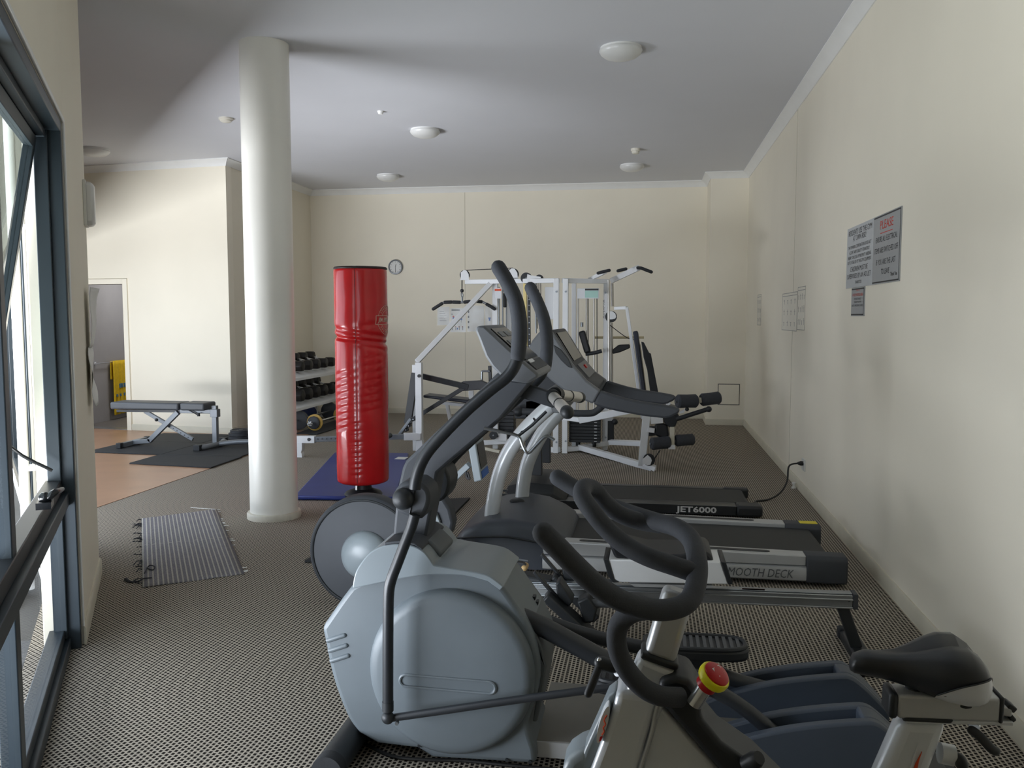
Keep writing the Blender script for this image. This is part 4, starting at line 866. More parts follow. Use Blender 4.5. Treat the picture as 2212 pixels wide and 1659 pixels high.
for y0 in (TY0, TY1-.11):
    s_ = MB()
    secs = []
    for k in range(9): u = -math.pi/2+math.pi*k/8; secs.append((math.cos(u), math.sin(u)))
    pl = [(-.36-.03*math.cos(u), .055+.018*math.sin(u)) for u in [math.pi/2-math.pi*k/8*1 for k in range(9)]]+[(.66+.03*math.cos(u), .055+.018*math.sin(u)) for u in [-math.pi/2+math.pi*k/8 for k in range(9)]]
    b = MB().prism([V((x, y0+y, ztop(x)+.0005)) for x, y in pl], (0, 0, .0025)).build('foot_strip', 'black_plastic', tm)
    MB().loft([[V((x, y0-.012, .02)), V((x, y0+.12, .02)), V((x, y0+.125, .16)), V((x, y0+.11, ztop(x)+.004)), V((x, y0+.0, ztop(x)+.004)), V((x, y0-.018, .15)), V((x, y0-.02, .08))] for x in (XB_, XE-.015, XE)]).build('end_cap', 'charcoal', tm, bevel=.012)
# lower side panel with lettering
MB().loft([[V((x, TY0+.02, .02)), V((x, TY0-.012, .035)), V((x, TY0-.018, .07)), V((x, TY0-.010, .105)), V((x, TY0+.02, .115))] for x in (XA, XB_)]).build('side_panel', 'silver_flat', tm)
ta, tb2 = PY(1560, 1240, TY0-.019), PY(1713, 1246, TY0-.019)
MB().text('SMOOTH DECK', ((ta.x+tb2.x)/2, TY0-.0188, .068), (1, 0, 0), (0, 0, 1), .068, fit=tb2.x-ta.x, shear=.22).build('side_lettering', 'lettering_grey', tm, flat=True, fixn=False)
MB().span((XA, TY1-.02, .02), (XB_, TY1+.012, .115)).build('side_panel', 'silver_flat', tm, bevel=.01)
MB().span((XA, TY0+.03, .02), (XB_+.05, TY1-.03, .06)).build('deck_tray', 'black_satin', tm)
bl = []; y0, y1 = TY0+.115, TY1-.115
for a in range(9): u = math.pi/2-math.pi*a/8; bl.append((1.0+.042*math.cos(u), .105+.042*math.sin(u)))
secs = [[V((x, y, z)) for y in (y0, y1)] for x, z in [(-.7, .16)]+[(x, z) for x, z in bl]+[(-.7, .07)]]
MB().prism([V((x, y0, z)) for x, z in [(-.75, .165)]+bl+[(-.75, .065)]], (0, y1-y0, 0)).build('belt', 'belt_black', tm, bevel=.004)
q = PY(1747, 1134, TY1-.06); MB().span((q.x-.06, TY1-.09, ztop(q.x)+.0045), (q.x+.05, TY1-.02, ztop(q.x)+.006)).build('warning_label', 'label_yellow', tm)
# motor hood: rounded lofted cover
def hood(sec):
    out = []
    for x, zt, ya, yb in sec:
        r = .06; pts = [(ya, .02), (ya-.005, zt*.5), (ya+.01, zt-r*.7), (ya+r*.5, zt-r*.15), (ya+r*1.3, zt), ((ya+yb)/2, zt+.015), (yb-r*1.3, zt), (yb-r*.5, zt-r*.15), (yb-.01, zt-r*.7), (yb+.005, zt*.5), (yb, .02)]
        out.append([V((x, y, z)) for y, z in pts])
    return out
hd_ = MB().loft(hood([(-1.165, .06, 5.02, 5.58), (-1.145, .16, 4.95, 5.66), (-1.08, .235, 4.90, 5.72), (-.95, .29, 4.87, 5.74), (-.80, .305, 4.86, 5.75), (-.66, .285, 4.86, 5.75), (-.55, .24, 4.87, 5.74), (-.47, .195, 4.90, 5.71), (-.45, .17, 4.95, 5.66)]))
hd_.build('motor_hood', 'hood_blue', tm, ang=70)
MB().tube([V((-1.15, 4.93, .17)), V((-1.0, 4.862, .2)), V((-.8, 4.853, .21)), V((-.55, 4.86, .17))], .006, 6, sm=5).build('hood_seam', 'black_plastic', tm)
c = PY(1117, 1093, 5.35); b = MB().ball(V((c.x, c.y, .318)), .05, 16, (1, .8, .35)).build('hood_button', 'black_plastic', tm)
vt = MB()
for k in range(3): q = PY(1087, 1062+9*k, 5.72); vt.box((q.x, 5.76, q.z), (.05, .02, .012))
o = vt.build('hood_vents', 'black_satin', tm); o['kind'] = 'stuff'
# arched uprights
MB().tube(L([(1061, 1138), (1063, 1105), (1070, 1060), (1082, 1015), (1103, 970), (1133, 930), (1165, 898), (1190, 876)], 5.08), .046, 20, sm=6).build('upright', 'silver_paint', tm)
MB().tube(L([(1127, 1086), (1130, 1050), (1137, 1010), (1150, 975), (1172, 935), (1200, 900), (1225, 878)], 5.55), .046, 20, sm=6).build('upright', 'silver_paint', tm)
for x, y, Y in ((1061, 1132, 5.08), (1127, 1082, 5.55)): c = PY(x, y, Y); MB().lathe([(.05, -.03), (.066, -.02), (.062, .0), (.05, .012)], c, n=24).build('upright_boot', 'black_plastic', tm)
# console and swept handrails
near_grey = [(1141, 752), (1150, 735), (1165, 716), (1190, 713), (1208, 740), (1236, 786), (1267, 822), (1297, 844), (1281, 873), (1250, 860), (1216, 842), (1190, 822), (1168, 800), (1150, 776)]
near_black = [(1297, 844), (1321, 852), (1352, 861), (1385, 868), (1420, 873), (1455, 879), (1470, 884), (1466, 893), (1448, 902), (1436, 904), (1390, 899), (1340, 890), (1305, 882), (1281, 873)]
HY0, HY1 = 4.95, 5.80
def shifted(pts, Y): return [V((p.x, Y, p.z)) for p in L(pts, HY0)]
for Y in (HY0, HY1-.06):
    MB().prism(shifted(near_grey, Y), (0, .06, 0)).build('console_side', 'shroud_dark' if 0 else 'tread_grey', tm, bevel=.012) if 'tread_grey' in MATS else (mat('tread_grey', '#6a6d71', .5), MB().prism(shifted(near_grey, Y), (0, .06, 0)).build('console_side', 'tread_grey', tm, bevel=.012))
    MB().prism(shifted(near_black, Y), (0, .06, 0)).build('handrail', 'charcoal', tm, bevel=.014)
top = [(1165, 716), (1190, 713), (1208, 740), (1236, 786), (1267, 822), (1290, 839), (1286, 850), (1258, 832), (1225, 800), (1198, 757), (1180, 730), (1165, 730)]
MB().prism(shifted(top, HY0+.06), (0, HY1-HY0-.12, 0)).build('console_face', 'charcoal', tm, bevel=.006)
MB().prism(shifted([(1145, 750), (1166, 728), (1182, 735), (1204, 770), (1240, 812), (1266, 836), (1250, 845), (1200, 815), (1170, 790)], HY0+.06), (0, HY1-HY0-.12, 0)).build('console_back', 'tread_grey', tm, bevel=.006)
def face(name, m, a, b, y0, y1, lift=.012):   # thin panel lying on the console face between two profile points
    p, q = PY(*a, HY0), PY(*b, HY0); d = (q-p).normalized(); n_ = V((-d.z, 0, d.x)); n_ = n_ if n_.z > 0 else -n_
    return MB().prism([V((p.x, y0, p.z))+n_*lift, V((q.x, y0, q.z))+n_*lift, V((q.x, y1, q.z))+n_*lift, V((p.x, y1, p.z))+n_*lift], n_*-.012).build(name, m, tm)
face('display_panel', 'black_gloss', (1194, 722), (1232, 784), HY0+.14, HY1-.14); face('key_panel', 'tread_grey', (1240, 793), (1266, 822), HY0+.14, HY1-.14); face('stop_key', 'knob_red', (1246, 799), (1252, 807), HY0+.38, HY1-.38, .02)
MB().prism(shifted([(1196, 745), (1212, 755), (1228, 775), (1237, 795), (1228, 793), (1212, 778), (1200, 762)], HY0-.006), (0, .02, 0)).build('cup_recess', 'black_plastic', tm, bevel=.004)
MB().tube(L([(1252, 800), (1262, 815), (1268, 833), (1280, 842), (1295, 850)], HY0+.12), .004, 6, sm=5).build('safety_cord', 'cable_black', tm)
MB().prism([V((p.x, HY0+.06, p.z)) for p in L([(1186, 838), (1212, 832), (1222, 890), (1196, 888)], 5.1)], (0, .7, 0)).build('console_brace', 'tread_grey', tm, bevel=.008)
# front cables and small beige junction box on the carpet
t = thing('junction_box', 'small beige power box on the carpet at the front of the treadmill', 'power box', PZ(1000, 1192))
c = PZ(998, 1192); MB().span((c.x-.065, c.y, 0), (c.x+.06, c.y+.10, .055)).build('box_body', 'beige_plastic', t, bevel=.004)
MB().tube([V((c.x+.06, c.y+.05, .03)), PZ(1018, 1178, .03), PZ(1016, 1158, .05), PZ(1026, 1140, .03), V((-1.18, 5.35, .03))], .006, 8, sm=6).build('lead', 'cable_black', t)
# ---- far folding treadmill
t2 = thing('treadmill', 'black low folding treadmill lettered JET6000 behind the silver one', 'treadmill', (-.2, 6.8, 0))
def tb(name, m, a, b, bevel=.006): return MB().span(a, b).build(name, m, t2, bevel=bevel)
zt = .088
tb('side_rail', 'black_satin', (-.75, 6.46, .015), (.66, 6.60, zt)); tb('side_rail', 'black_satin', (-.75, 7.12, .015), (.62, 7.20, zt))
tb('end_cap', 'black_plastic', (.66, 6.45, .01), (.85, 6.61, zt+.006), .02); tb('end_cap', 'black_plastic', (.62, 7.11, .01), (.82, 7.21, zt+.006), .02)
for y in (6.46, 6.575): tb('rail_edge', 'steel', (-.75, y-.002, zt-.002), (.66, y+.003, zt+.002), 0)
bl = [(.74+.036*math.cos(math.pi/2-math.pi*k/8), .05+.036*math.sin(math.pi/2-math.pi*k/8)) for k in range(9)]
MB().prism([V((x, 6.61, z)) for x, z in [(-.8, .086)]+bl+[(-.8, .014)]], (0, .50, 0)).build('belt', 'belt_black', t2)
p, q = PY(1461, 1112, 6.455), PY(1549, 1115, 6.455); MB().text('JET6000', ((p.x+q.x)/2, 6.4595, .052), (1, 0, 0), (0, 0, 1), .06, fit=q.x-p.x, bold=.03).build('side_lettering', 'lettering_white', t2, flat=True, fixn=False)
MB().loft([[V((x, ya, .015)), V((x, ya, z*.7)), V((x, ya+.06, z)), V((x, yb-.06, z)), V((x, yb, z*.7)), V((x, yb, .015))] for x, z, ya, yb in ((-1.12, .10, 6.5, 7.16), (-1.08, .18, 6.45, 7.2), (-.95, .215, 6.44, 7.21), (-.72, .20, 6.45, 7.2), (-.62, .11, 6.5, 7.16))]).build('motor_hood', 'black_plastic', t2, bevel=.006)
MB().prism(L([(1135, 866), (1168, 862), (1170, 1028), (1134, 1026)], 6.5), (0, .07, 0)).build('upright', 'charcoal', t2, bevel=.006); MB().prism([V((p.x, 7.08, p.z)) for p in L([(1135, 866), (1168, 862), (1170, 1028), (1134, 1026)], 6.5)], (0, .07, 0)).build('upright', 'charcoal', t2, bevel=.006)
MB().prism([V((p.x, 6.5, p.z)) for p in L([(1108, 880), (1140, 842), (1190, 805), (1225, 812), (1180, 870), (1150, 905), (1112, 905)], 6.5)], (0, .65, 0)).build('console', 'charcoal', t2, bevel=.012)
MB().tube(L([(1124, 889), (1200, 891), (1270, 893), (1288, 888), (1302, 876)], 6.42), .026, 14, sm=6).build('hand_bar', 'charcoal', t2); MB().ball(PY(1120, 889, 6.42), .04, 20).build('bar_knob', 'black_plastic', t2)
# ================================================================== ROWING MACHINE
rw = thing('rowing_machine', 'rowing machine with big dark fan wheel and long aluminium rail', 'rowing machine', (-.3, 4.0, 0))
fc = V((-1.44, 4.13, .285)); R_ = .298
MB().lathe([(.02, .13), (R_*.8, .13), (R_*.97, .12), (R_, .10), (R_, .03), (R_*.985, .012), (R_*.93, .0), (R_*.91, .006), (R_*.55, .0), (.1, -.006), (.02, -.006)], fc, (0, 1, 0), 64).build('fan_housing', 'charcoal', rw)
MB().ring(fc+V((0, .003, 0)), (0, 1, 0), R_*.93, .006, 64, 8).build('housing_lip', 'black_plastic', rw)
MB().lathe([(.128, .004), (.128, -.012), (.118, -.035), (.09, -.055), (.05, -.066), (.0, -.07)], PY(790, 1199, 4.13), (0, 1, 0), 40).build('hub_cover', 'shroud_light', rw)
nk = L([(936, 1062), (955, 1072), (972, 1100), (979, 1130), (974, 1152), (962, 1166), (975, 1185), (992, 1205), (985, 1225), (955, 1222), (940, 1190), (934, 1160), (944, 1145), (950, 1130), (943, 1108), (930, 1090)], 4.12)
MB().prism(nk, (0, .10, 0)).build('housing_neck', 'charcoal', rw, bevel=.015)
MB().prism(L([(936, 1108), (943, 1110), (950, 1128), (946, 1139), (936, 1146), (930, 1128)], 4.10), (0, .03, 0)).build('neck_inset', 'shroud_light', rw, bevel=.004)
MB().bar((-1.25, 4.16, .26), (-.45, 4.04, .185), .09, .10).build('front_beam', 'black_plastic', rw, bevel=.01)
MB().span((-1.34, 3.95, 0), (-1.26, 4.40, .05)).build('front_foot', 'black_plastic', rw, bevel=.01); MB().bar((-1.30, 4.16, .04), (-1.40, 4.19, .2), .06, .05).build('front_leg', 'black_plastic', rw)
p0, p1 = V((-.62, 4.03, .212)), V((.895, 3.87, .283)); ax = (p1-p0).normalized()
def rail(name, m, dy0, dy1, dz0, dz1, bevel=.003):
    a, b = frame_from(ax); sg = -1 if a.y > 0 else 1
    secs = [[p+V((0, y, z)) for y, z in ((dy0, dz0), (dy1, dz0), (dy1, dz1), (dy0, dz1))] for p in (p0, p1)]; return MB().loft(secs).build(name, m, rw, bevel=bevel)
rail('rail', 'aluminium', -.032, .032, -.055, 0); rail('rail_flange', 'aluminium', -.042, .042, -.022, -.014); rail('rail_flange', 'aluminium', -.042, .042, -.058, -.050); rail('rail_track', 'steel', -.022, .022, 0, .006)
e = MB().box(p1+V((.012, 0, -.028)), (.022, .07, .068)); e.build('rail_end_cap', 'charcoal', rw, bevel=.004)
c = PY(1834, 1297, 3.835); MB().cyl(c+V((0, .004, 0)), c-V((0, .002, 0)), .006, 8).build('end_bolt', 'black_satin', rw)
q = PY(1628, 1274, 3.86); MB().text('concept', (q.x, 3.86-.0, q.z), ax, (0, 1, .02), .035, fit=.12).build('rail_decal', 'print_orange', rw, flat=True, fixn=False) if 0 else MB().prism([PY(1603, 1271, 3.875), PY(1652, 1273, 3.875), PY(1652, 1275.5, 3.875), PY(1603, 1273.5, 3.875)], (0, 0, .001)).build('rail_decal', 'print_orange', rw)
MB().bar(PY(1818, 1305, 3.87), PY(1850, 1398, 3.87), .05, .035, (0, 1, 0)).build('rear_leg', 'black_plastic', rw, bevel=.006)
zf = PY(1850, 1398, 3.87); MB().span((zf.x-.03, 3.66, 0), (zf.x+.045, 4.08, .045)).build('rear_foot', 'black_plastic', rw, bevel=.01)
for y in (3.64, 4.06): MB().span((zf.x-.036, y, 0), (zf.x+.05, y+.05, .055)).build('rubber_shoe', 'rubber', rw, bevel=.01)
# seat carriage and pad
MB().prism(L([(1314, 1209), (1440, 1211), (1557, 1214), (1574, 1263), (1337, 1258), (1326, 1252)], 3.80), (0, .20, 0)).build('seat_carriage', 'white_powder', rw, bevel=.006)
MB().prism(L([(1303, 1208), (1315, 1209), (1327, 1252), (1338, 1258), (1325, 1259), (1314, 1246)], 3.796), (0, .21, 0)).build('carriage_trim', 'black_plastic', rw, bevel=.003)
MB().prism(L([(1557, 1214), (1568, 1215), (1583, 1262), (1574, 1264)], 3.796), (0, .21, 0)).build('carriage_trim', 'black_plastic', rw, bevel=.003)
MB().prism(L([(1360, 1261), (1540, 1265), (1540, 1271), (1372, 1268)], 3.81), (0, .16, 0)).build('carriage_guide', 'silver_flat', rw)
MB().prism(L([(1315, 1176), (1326, 1170), (1350, 1186), (1400, 1198), (1470, 1199), (1505, 1191), (1530, 1193), (1541, 1204), (1541, 1227), (1500, 1222), (1370, 1214), (1328, 1206)], 3.82), (0, .28, 0)).build('seat_pad', 'pad_black', rw, bevel=.018, seg=3)
# foot stretchers with straps
for dy in (0, .27):
    def F(x, y, Y): p = PY(x, y, Y); p.y += dy; p.z += dy*.02; return p
    MB().bar(F(1180, 1284, 3.80), F(1283, 1378, 3.80), .11, .042, (0, 1, 0) if 0 else (0, 0, 1)).build('footplate', 'black_plastic', rw, bevel=.008)
    MB().bar(F(1154, 1234, 3.82), F(1202, 1290, 3.82), .035, .012).build('foot_strap', 'black_plastic', rw, bevel=.002)
    MB().prism([F(1200, 1262, 3.79), F(1208, 1256, 3.79), F(1238, 1300, 3.79), F(1228, 1312, 3.79), F(1204, 1290, 3.79)], (0, .10, 0)).build('toe_guard', 'black_plastic', rw, bevel=.006)
    MB().prism([F(1245, 1300, 3.79), F(1270, 1290, 3.79), F(1290, 1318, 3.79), F(1284, 1345, 3.79), F(1262, 1348, 3.79)], (0, .09, 0)).build('heel_cup', 'black_plastic', rw, bevel=.01)
    MB().tube([F(1280, 1305, 3.83), F(1300, 1302, 3.83), F(1325, 1303, 3.83)], .022, 10).build('foot_axle', 'pad_grey', rw)
# handle and chain
h = PY(1133, 1226, 4.0); MB().tube([h+V((0, -.01, 0)), h+V((.0, .05, -.004))], .015, 14, rnd=True).build('pull_handle', 'wood_handle', rw); MB().cyl(h+V((-.30, .11, .03)), h+V((0, .11, 0)), .006, 8).build('chain', 'steel', rw)
MB().prism(L([(1108, 1214), (1128, 1216), (1136, 1222), (1130, 1232), (1112, 1230)], 3.99), (0, .03, 0)).build('handle_rest', 'black_plastic', rw)
# monitor on its arm
mn = MB().prism(L([(1010, 961), (1027, 955), (1041, 1038), (1024, 1042)], 4.0), (0, .19, 0)).build('monitor', 'shroud_light', rw, bevel=.006)
a, b = PY(1027, 955, 4.0), PY(1041, 1038, 4.0); d_ = (b-a); nn = V((-d_.z, 0, d_.x)).normalized(); nn = nn if nn.x > 0 else -nn
MB().prism([a+d_*.08+nn*.003+V((0, .015, 0)), a+d_*.72+nn*.003+V((0, .015, 0)), a+d_*.72+nn*.003+V((0, .175, 0)), a+d_*.08+nn*.003+V((0, .175, 0))], -nn*.004).build('screen', 'black_gloss', mn)
MB().prism([a+d_*.78+nn*.003+V((0, .015, 0)), a+d_*.96+nn*.003+V((0, .015, 0)), a+d_*.96+nn*.003+V((0, .175, 0)), a+d_*.78+nn*.003+V((0, .175, 0))], -nn*.004).build('key_panel', 'print_blue', mn)
pb('monitor_arm', 'shroud_light', (948, 1066), (1014, 1003), 4.1, 4.1, .06, .03, parent=rw); MB().tube(L([(1006, 1012), (1008, 1030), (1014, 1034), (1010, 1020)], 4.08), .006, 6, sm=4).build('monitor_lead', 'cable_black', rw)

# ================================================================== ELLIPTICAL TRAINER
el = thing('elliptical_trainer', 'grey elliptical cross trainer with round shroud and black swing arms', 'elliptical', (-.3, 2.82, 0))
def ep(name, m, pts, Y, dep, bevel=.01, parent=el, seg=2): return MB().prism(L(pts, Y), (0, dep, 0)).build(name, m, parent, bevel=bevel, seg=seg)
BYN = 2.68
def dense(pts, k=4, corner=()):
    return smooth([V((*p, 0)) for p in pts], k)
def curve(pts, k=4): return [(p.x, p.y) for p in smooth([V((*p, 0)) for p in pts], k)]
shell = curve([(694, 1357), (716, 1325), (739, 1292), (759, 1266)], 3)+curve([(800, 1246), (850, 1236), (918, 1228), (990, 1228), (1048, 1242), (1085, 1268), (1117, 1312), (1150, 1366), (1166, 1437), (1160, 1502), (1140, 1562)], 4)+[(1146, 1590), (1156, 1620), (1159, 1652)]+[(934, 1638), (902, 1618), (815, 1608)]+curve([(775, 1585), (751, 1552), (727, 1493), (712, 1441), (702, 1390)], 3)
ep('shroud', 'shroud_grey', shell, BYN, .31, .022, seg=3)
dc = PY(976, 1449, BYN); RD = .281
MB().lathe([(RD, .01), (RD*.995, -.008), (RD*.975, -.024), (RD*.93, -.034), (RD*.86, -.038), (RD*.5, -.041), (0, -.042)], dc, (0, 1, 0), 72).build('round_side_cover', 'shroud_grey', el, ang=60)
cp = MB(); q0, q1 = PY(884, 1459, BYN), PY(1062, 1474, BYN)
for (pp, qq, rr, yy) in ((q0, q1, .020, -.044),):
    dd = (qq-pp).normalized(); up_ = V((-dd.z, 0, dd.x)); pts = []
    for k in range(9): u = math.pi/2+math.pi*k/8; pts.append(pp+dd*(rr*math.cos(u))+up_*(rr*math.sin(u)))
    for k in range(9): u = -math.pi/2+math.pi*k/8; pts.append(qq+dd*(rr*math.cos(u))+up_*(rr*math.sin(u)))
    MB().tube([p+V((0, yy+.003, 0)) for p in pts], .0055, 8, closed=True).build('cover_groove', 'shroud_grey', el)
cap = curve([(761, 1272), (764, 1250), (773, 1226), (799, 1194), (831, 1178), (862, 1175), (894, 1180), (918, 1194), (938, 1221)], 4)+curve([(978, 1228), (1037, 1238), (1062, 1247), (1089, 1268)], 3)+[(1080, 1276)]+curve([(1053, 1256), (998, 1243), (918, 1243), (839, 1256)], 3)
ep('upper_cover', 'shroud_light', cap, BYN-.02, .34, .008)
ep('cover_band', 'charcoal', curve([(830, 1179), (862, 1174), (894, 1178), (912, 1189)], 3)+[(912, 1184), (894, 1173), (862, 1168), (830, 1172)], BYN-.022, .30, .003)
for k in range(3):
    a, b = (709+4*k, 1383+22*k), (744+4*k, 1372+22*k); MB().tube(L([a, b], BYN+.001), .0085, 10, rnd=True).build('front_vent', 'shroud_grey', el)
ep('rear_shield', 'shroud_dark', [(1095, 1280), (1120, 1310), (1150, 1352), (1172, 1400), (1180, 1440), (1172, 1500), (1160, 1560), (1150, 1560), (1160, 1500), (1166, 1437), (1150, 1366), (1117, 1318)], BYN+.03, .29, .008)
rv = MB()
for x, y in ((1100, 1252), (1108, 1262), (1150, 1292), (1156, 1303)): c = PY(x, y, BYN+.22); rv.box(c+V((.006, 0, .004)), (.012, .03, .012))
o = rv.build('rear_slots', 'black_plastic', el); o['kind'] = 'stuff'
for x, y in ((906, 1610), (1095, 1641), (1145, 1645)): c = PY(x, y, BYN); MB().cyl(c, c-V((0, .005, 0)), .006, 10).build('shroud_screw', 'black_plastic', el)
# mast
ep('mast', 'charcoal', [(846, 1186), (857, 1063), (869, 1011), (876, 996), (960, 915), (1060, 820), (1078, 802), (1108, 820), (1150, 824), (1082, 906), (970, 1000), (945, 1022), (938, 1065), (916, 1186)], 2.77, .12, .01)
ep('mast_foot', 'shroud_dark', [(905, 1164), (930, 1170), (956, 1196), (938, 1224), (910, 1200)], 2.74, .18, .01)
# console
con = ep('console', 'tread_grey', [(1030, 704), (1026, 714), (1036, 738), (1048, 770), (1062, 792), (1084, 815), (1106, 824), (1140, 829), (1164, 815), (1161, 806), (1120, 772), (1046, 703)], 2.63, .36, .008)
a, b = PY(1046, 703, 2.63), PY(1161, 806, 2.63); d_ = b-a; nn = V((-d_.z, 0, d_.x)).normalized(); nn = nn if nn.z > 0 else -nn
def cface(name, m, u0, u1, v0, v1, lift=.003): return MB().prism([a+d_*u+nn*lift+V((0, .36*v, 0)) for u, v in ((u0, v0), (u1, v0), (u1, v1), (u0, v1))], -nn*.005).build(name, m, con)
cface('display_panel', 'black_gloss', .08, .74, .1, .9)
for u, v in ((.16, .2), (.16, .5), (.34, .2), (.34, .5)): cface('lcd_window', 'bench_grey', u, u+.10, v, v+.2, .0045)
cface('key_strip', 'charcoal', .78, .95, .1, .9); cface('start_key', 'knob_red', .5, .54, .3, .36, .006); cface('warning_strip', 'sticker_white', .76, .82, .12, .4, .005)
# pulse grips
MB().bar(PY(1128, 842, 2.83), PY(1202, 866, 2.83), .05, .034, (0, 1, 0)).build('grip_stem', 'charcoal', el, bevel=.006)
gn, gf = L([(1196, 858, 2.80), (1206, 868, 2.72), (1216, 879, 2.64), (1224, 889, 2.57)], 2.8), L([(1205, 852, 2.86), (1220, 853, 2.93), (1236, 855, 3.0), (1250, 858, 3.06)], 2.9)
for g_ in (gn, gf):
    MB().cyl(g_[0], g_[-1], .019, 18).build('pulse_grip', 'brushed_steel', el); MB().tube([g_[-1], g_[-1]+(g_[-1]-g_[0]).normalized()*.016], .0205, 18, rnd=True).build('grip_cap', 'black_plastic', el)
    m_ = (g_[0]+g_[-1])/2; d2 = (g_[-1]-g_[0]).normalized(); MB().cyl(m_-d2*.004, m_+d2*.004, .0205, 18).build('grip_band', 'black_plastic', el); MB().cyl(g_[0]-d2*.03, g_[0]+d2*.004, .024, 18).build('grip_collar', 'black_plastic', el)
MB().tube(L([(1046, 925), (1085, 933), (1119, 942), (1129, 962), (1140, 979), (1157, 963), (1175, 945), (1186, 943), (1198, 951)], 2.75), .0055, 8, sm=3).build('bottle_cage', 'steel', el)
MB().tube(L([(1119, 942), (1150, 918), (1180, 889)], 2.76), .005, 8).build('cage_wire', 'black_satin', el)
for x, y in ((1126, 931), (1152, 903)): MB().bar(PY(x, y, 2.76), PY(x+5, y+6, 2.76), .006, .006).build('cage_clip', 'black_satin', el)
# swing arms: grip, bent tube, pivot, lower link
def arm(near):
    if near:
        gp = L([(1077, 578), (1097, 612), (1114, 650), (1121, 690), (1122, 730), (1119, 768)], 2.54); tb_ = L([(1120, 762), (1112, 790), (1094, 815), (1060, 842), (1010, 885), (960, 935), (925, 975), (908, 1005), (899, 1035), (896, 1056)], 2.54)
    else:
        gp = L([(1146, 622), (1161, 652), (1175, 690), (1181, 730), (1181, 760), (1178, 790)], 3.12); tb_ = L([(1178, 785), (1168, 812), (1130, 850), (1070, 905), (1015, 955), (978, 992), (962, 1022), (956, 1052)], 3.12)
    MB().tube(gp, [.0225, .0225, .0235, .024, .024, .0235], 20, sm=6, rnd=True).build('foam_grip', 'foam', el)
    MB().tube(tb_, .0185, 18, sm=6).build('swing_tube', 'black_satin', el)
arm(True); arm(False)
hs_ = ep('pivot_housing', 'charcoal', curve([(857, 1107), (847, 1075), (862, 1047), (880, 1039)], 3)+curve([(902, 1040), (924, 1058), (927, 1085), (914, 1117), (902, 1121), (880, 1117)], 3), 2.57, .13, .012)
MB().tube(L([(898, 1047), (889, 1085), (884, 1118)], 2.568), .0018, 6).build('housing_split', 'black_satin', hs_)
kc = PY(872, 1077, 2.57); MB().lathe([(.0345, .004), (.0345, -.006), (.032, -.018), (.025, -.028), (.014, -.034), (0, -.036)], kc, (0, 1, 0), 32).build('pivot_dome', 'black_plastic', hs_)
ep('pivot_housing', 'black_plastic', curve([(918, 1010), (940, 1000), (962, 1012), (972, 1040), (964, 1072), (945, 1085), (925, 1075)], 3), 2.98, .14, .012)
MB().tube(L([(896, 1112), (888, 1140), (874, 1176), (858, 1218), (846, 1250), (840, 1280), (838.5, 1340), (838, 1430), (838, 1520)], 2.56), .0175, 18, sm=5).build('lower_link', 'black_satin', el)
MB().cyl(PY(838, 1515, 2.56), PY(838, 1535, 2.56), .0185, 18).build('link_sleeve', 'black_plastic', el); MB().ball(PY(838, 1550, 2.56), .021, 18).build('ball_joint', 'black_plastic', el)
MB().tube(L([(938, 1080), (930, 1130), (922, 1180), (915, 1260), (912, 1400), (912, 1470)], 3.12), .0175, 14, sm=5).build('lower_link', 'black_satin', el)
MB().tube(L([(845, 1551), (950, 1536), (1100, 1514), (1320, 1485), (1420, 1480)], 2.57), .0125, 14, sm=3).build('connecting_rod', 'black_satin', el); c = PY(859, 1560, 2.56); MB().cyl(c, c-V((0, .012, 0)), .006, 8).build('rod_bolt', 'steel', el)
# foot bars, pedals
MB().tube(L([(1120, 1330), (1180, 1358), (1250, 1396), (1330, 1436), (1420, 1456), (1500, 1474), (1560, 1500), (1620, 1540), (1680, 1590), (1730, 1625)], 2.74), [.033]*4+[.028]+[.024]*5, 16, sm=5).build('foot_bar', 'black_satin', el)
MB().tube(L([(1150, 1330), (1230, 1360), (1320, 1385), (1400, 1402), (1500, 1428), (1580, 1466), (1650, 1486), (1720, 1505)], 3.06), .026, 16, sm=5).build('foot_bar', 'black_satin', el)
def pedal(cx_, cy_, Y):
    c = PY(cx_, cy_, Y); l, w = .19, .075; out = []
    for k in range(28):
        u = 2*math.pi*k/28; x = (abs(math.cos(u))**.6)*math.copysign(1, math.cos(u))*l; y = (abs(math.sin(u))**.6)*math.copysign(1, math.sin(u))*w; out.append(V((c.x+x, Y+y, c.z)))
    P = MB().prism([p+V((0, 0, -.045+.06*(p.x-c.x)*.3)) for p in out], (0, 0, .045)).build('pedal', 'black_plastic', el, bevel=.012)
    MB().tube([p+V((0, 0, .002+.018*(p.x-c.x))) for p in [c+(q-c)*.93 for q in out]], .009, 8, closed=True).build('pedal_rim', 'black_plastic', P)
    tr = MB()
    for k in range(14): x = c.x-l*.8+k*l*1.6/13; tr.box((x, Y, c.z+.003+.018*(x-c.x)), (.012, w*1.5, .006))
    o = tr.build('tread_ribs', 'pad_grey', P); o['kind'] = 'stuff'
pedal(1500, 1388, 3.06); pedal(1405, 1462, 2.76)
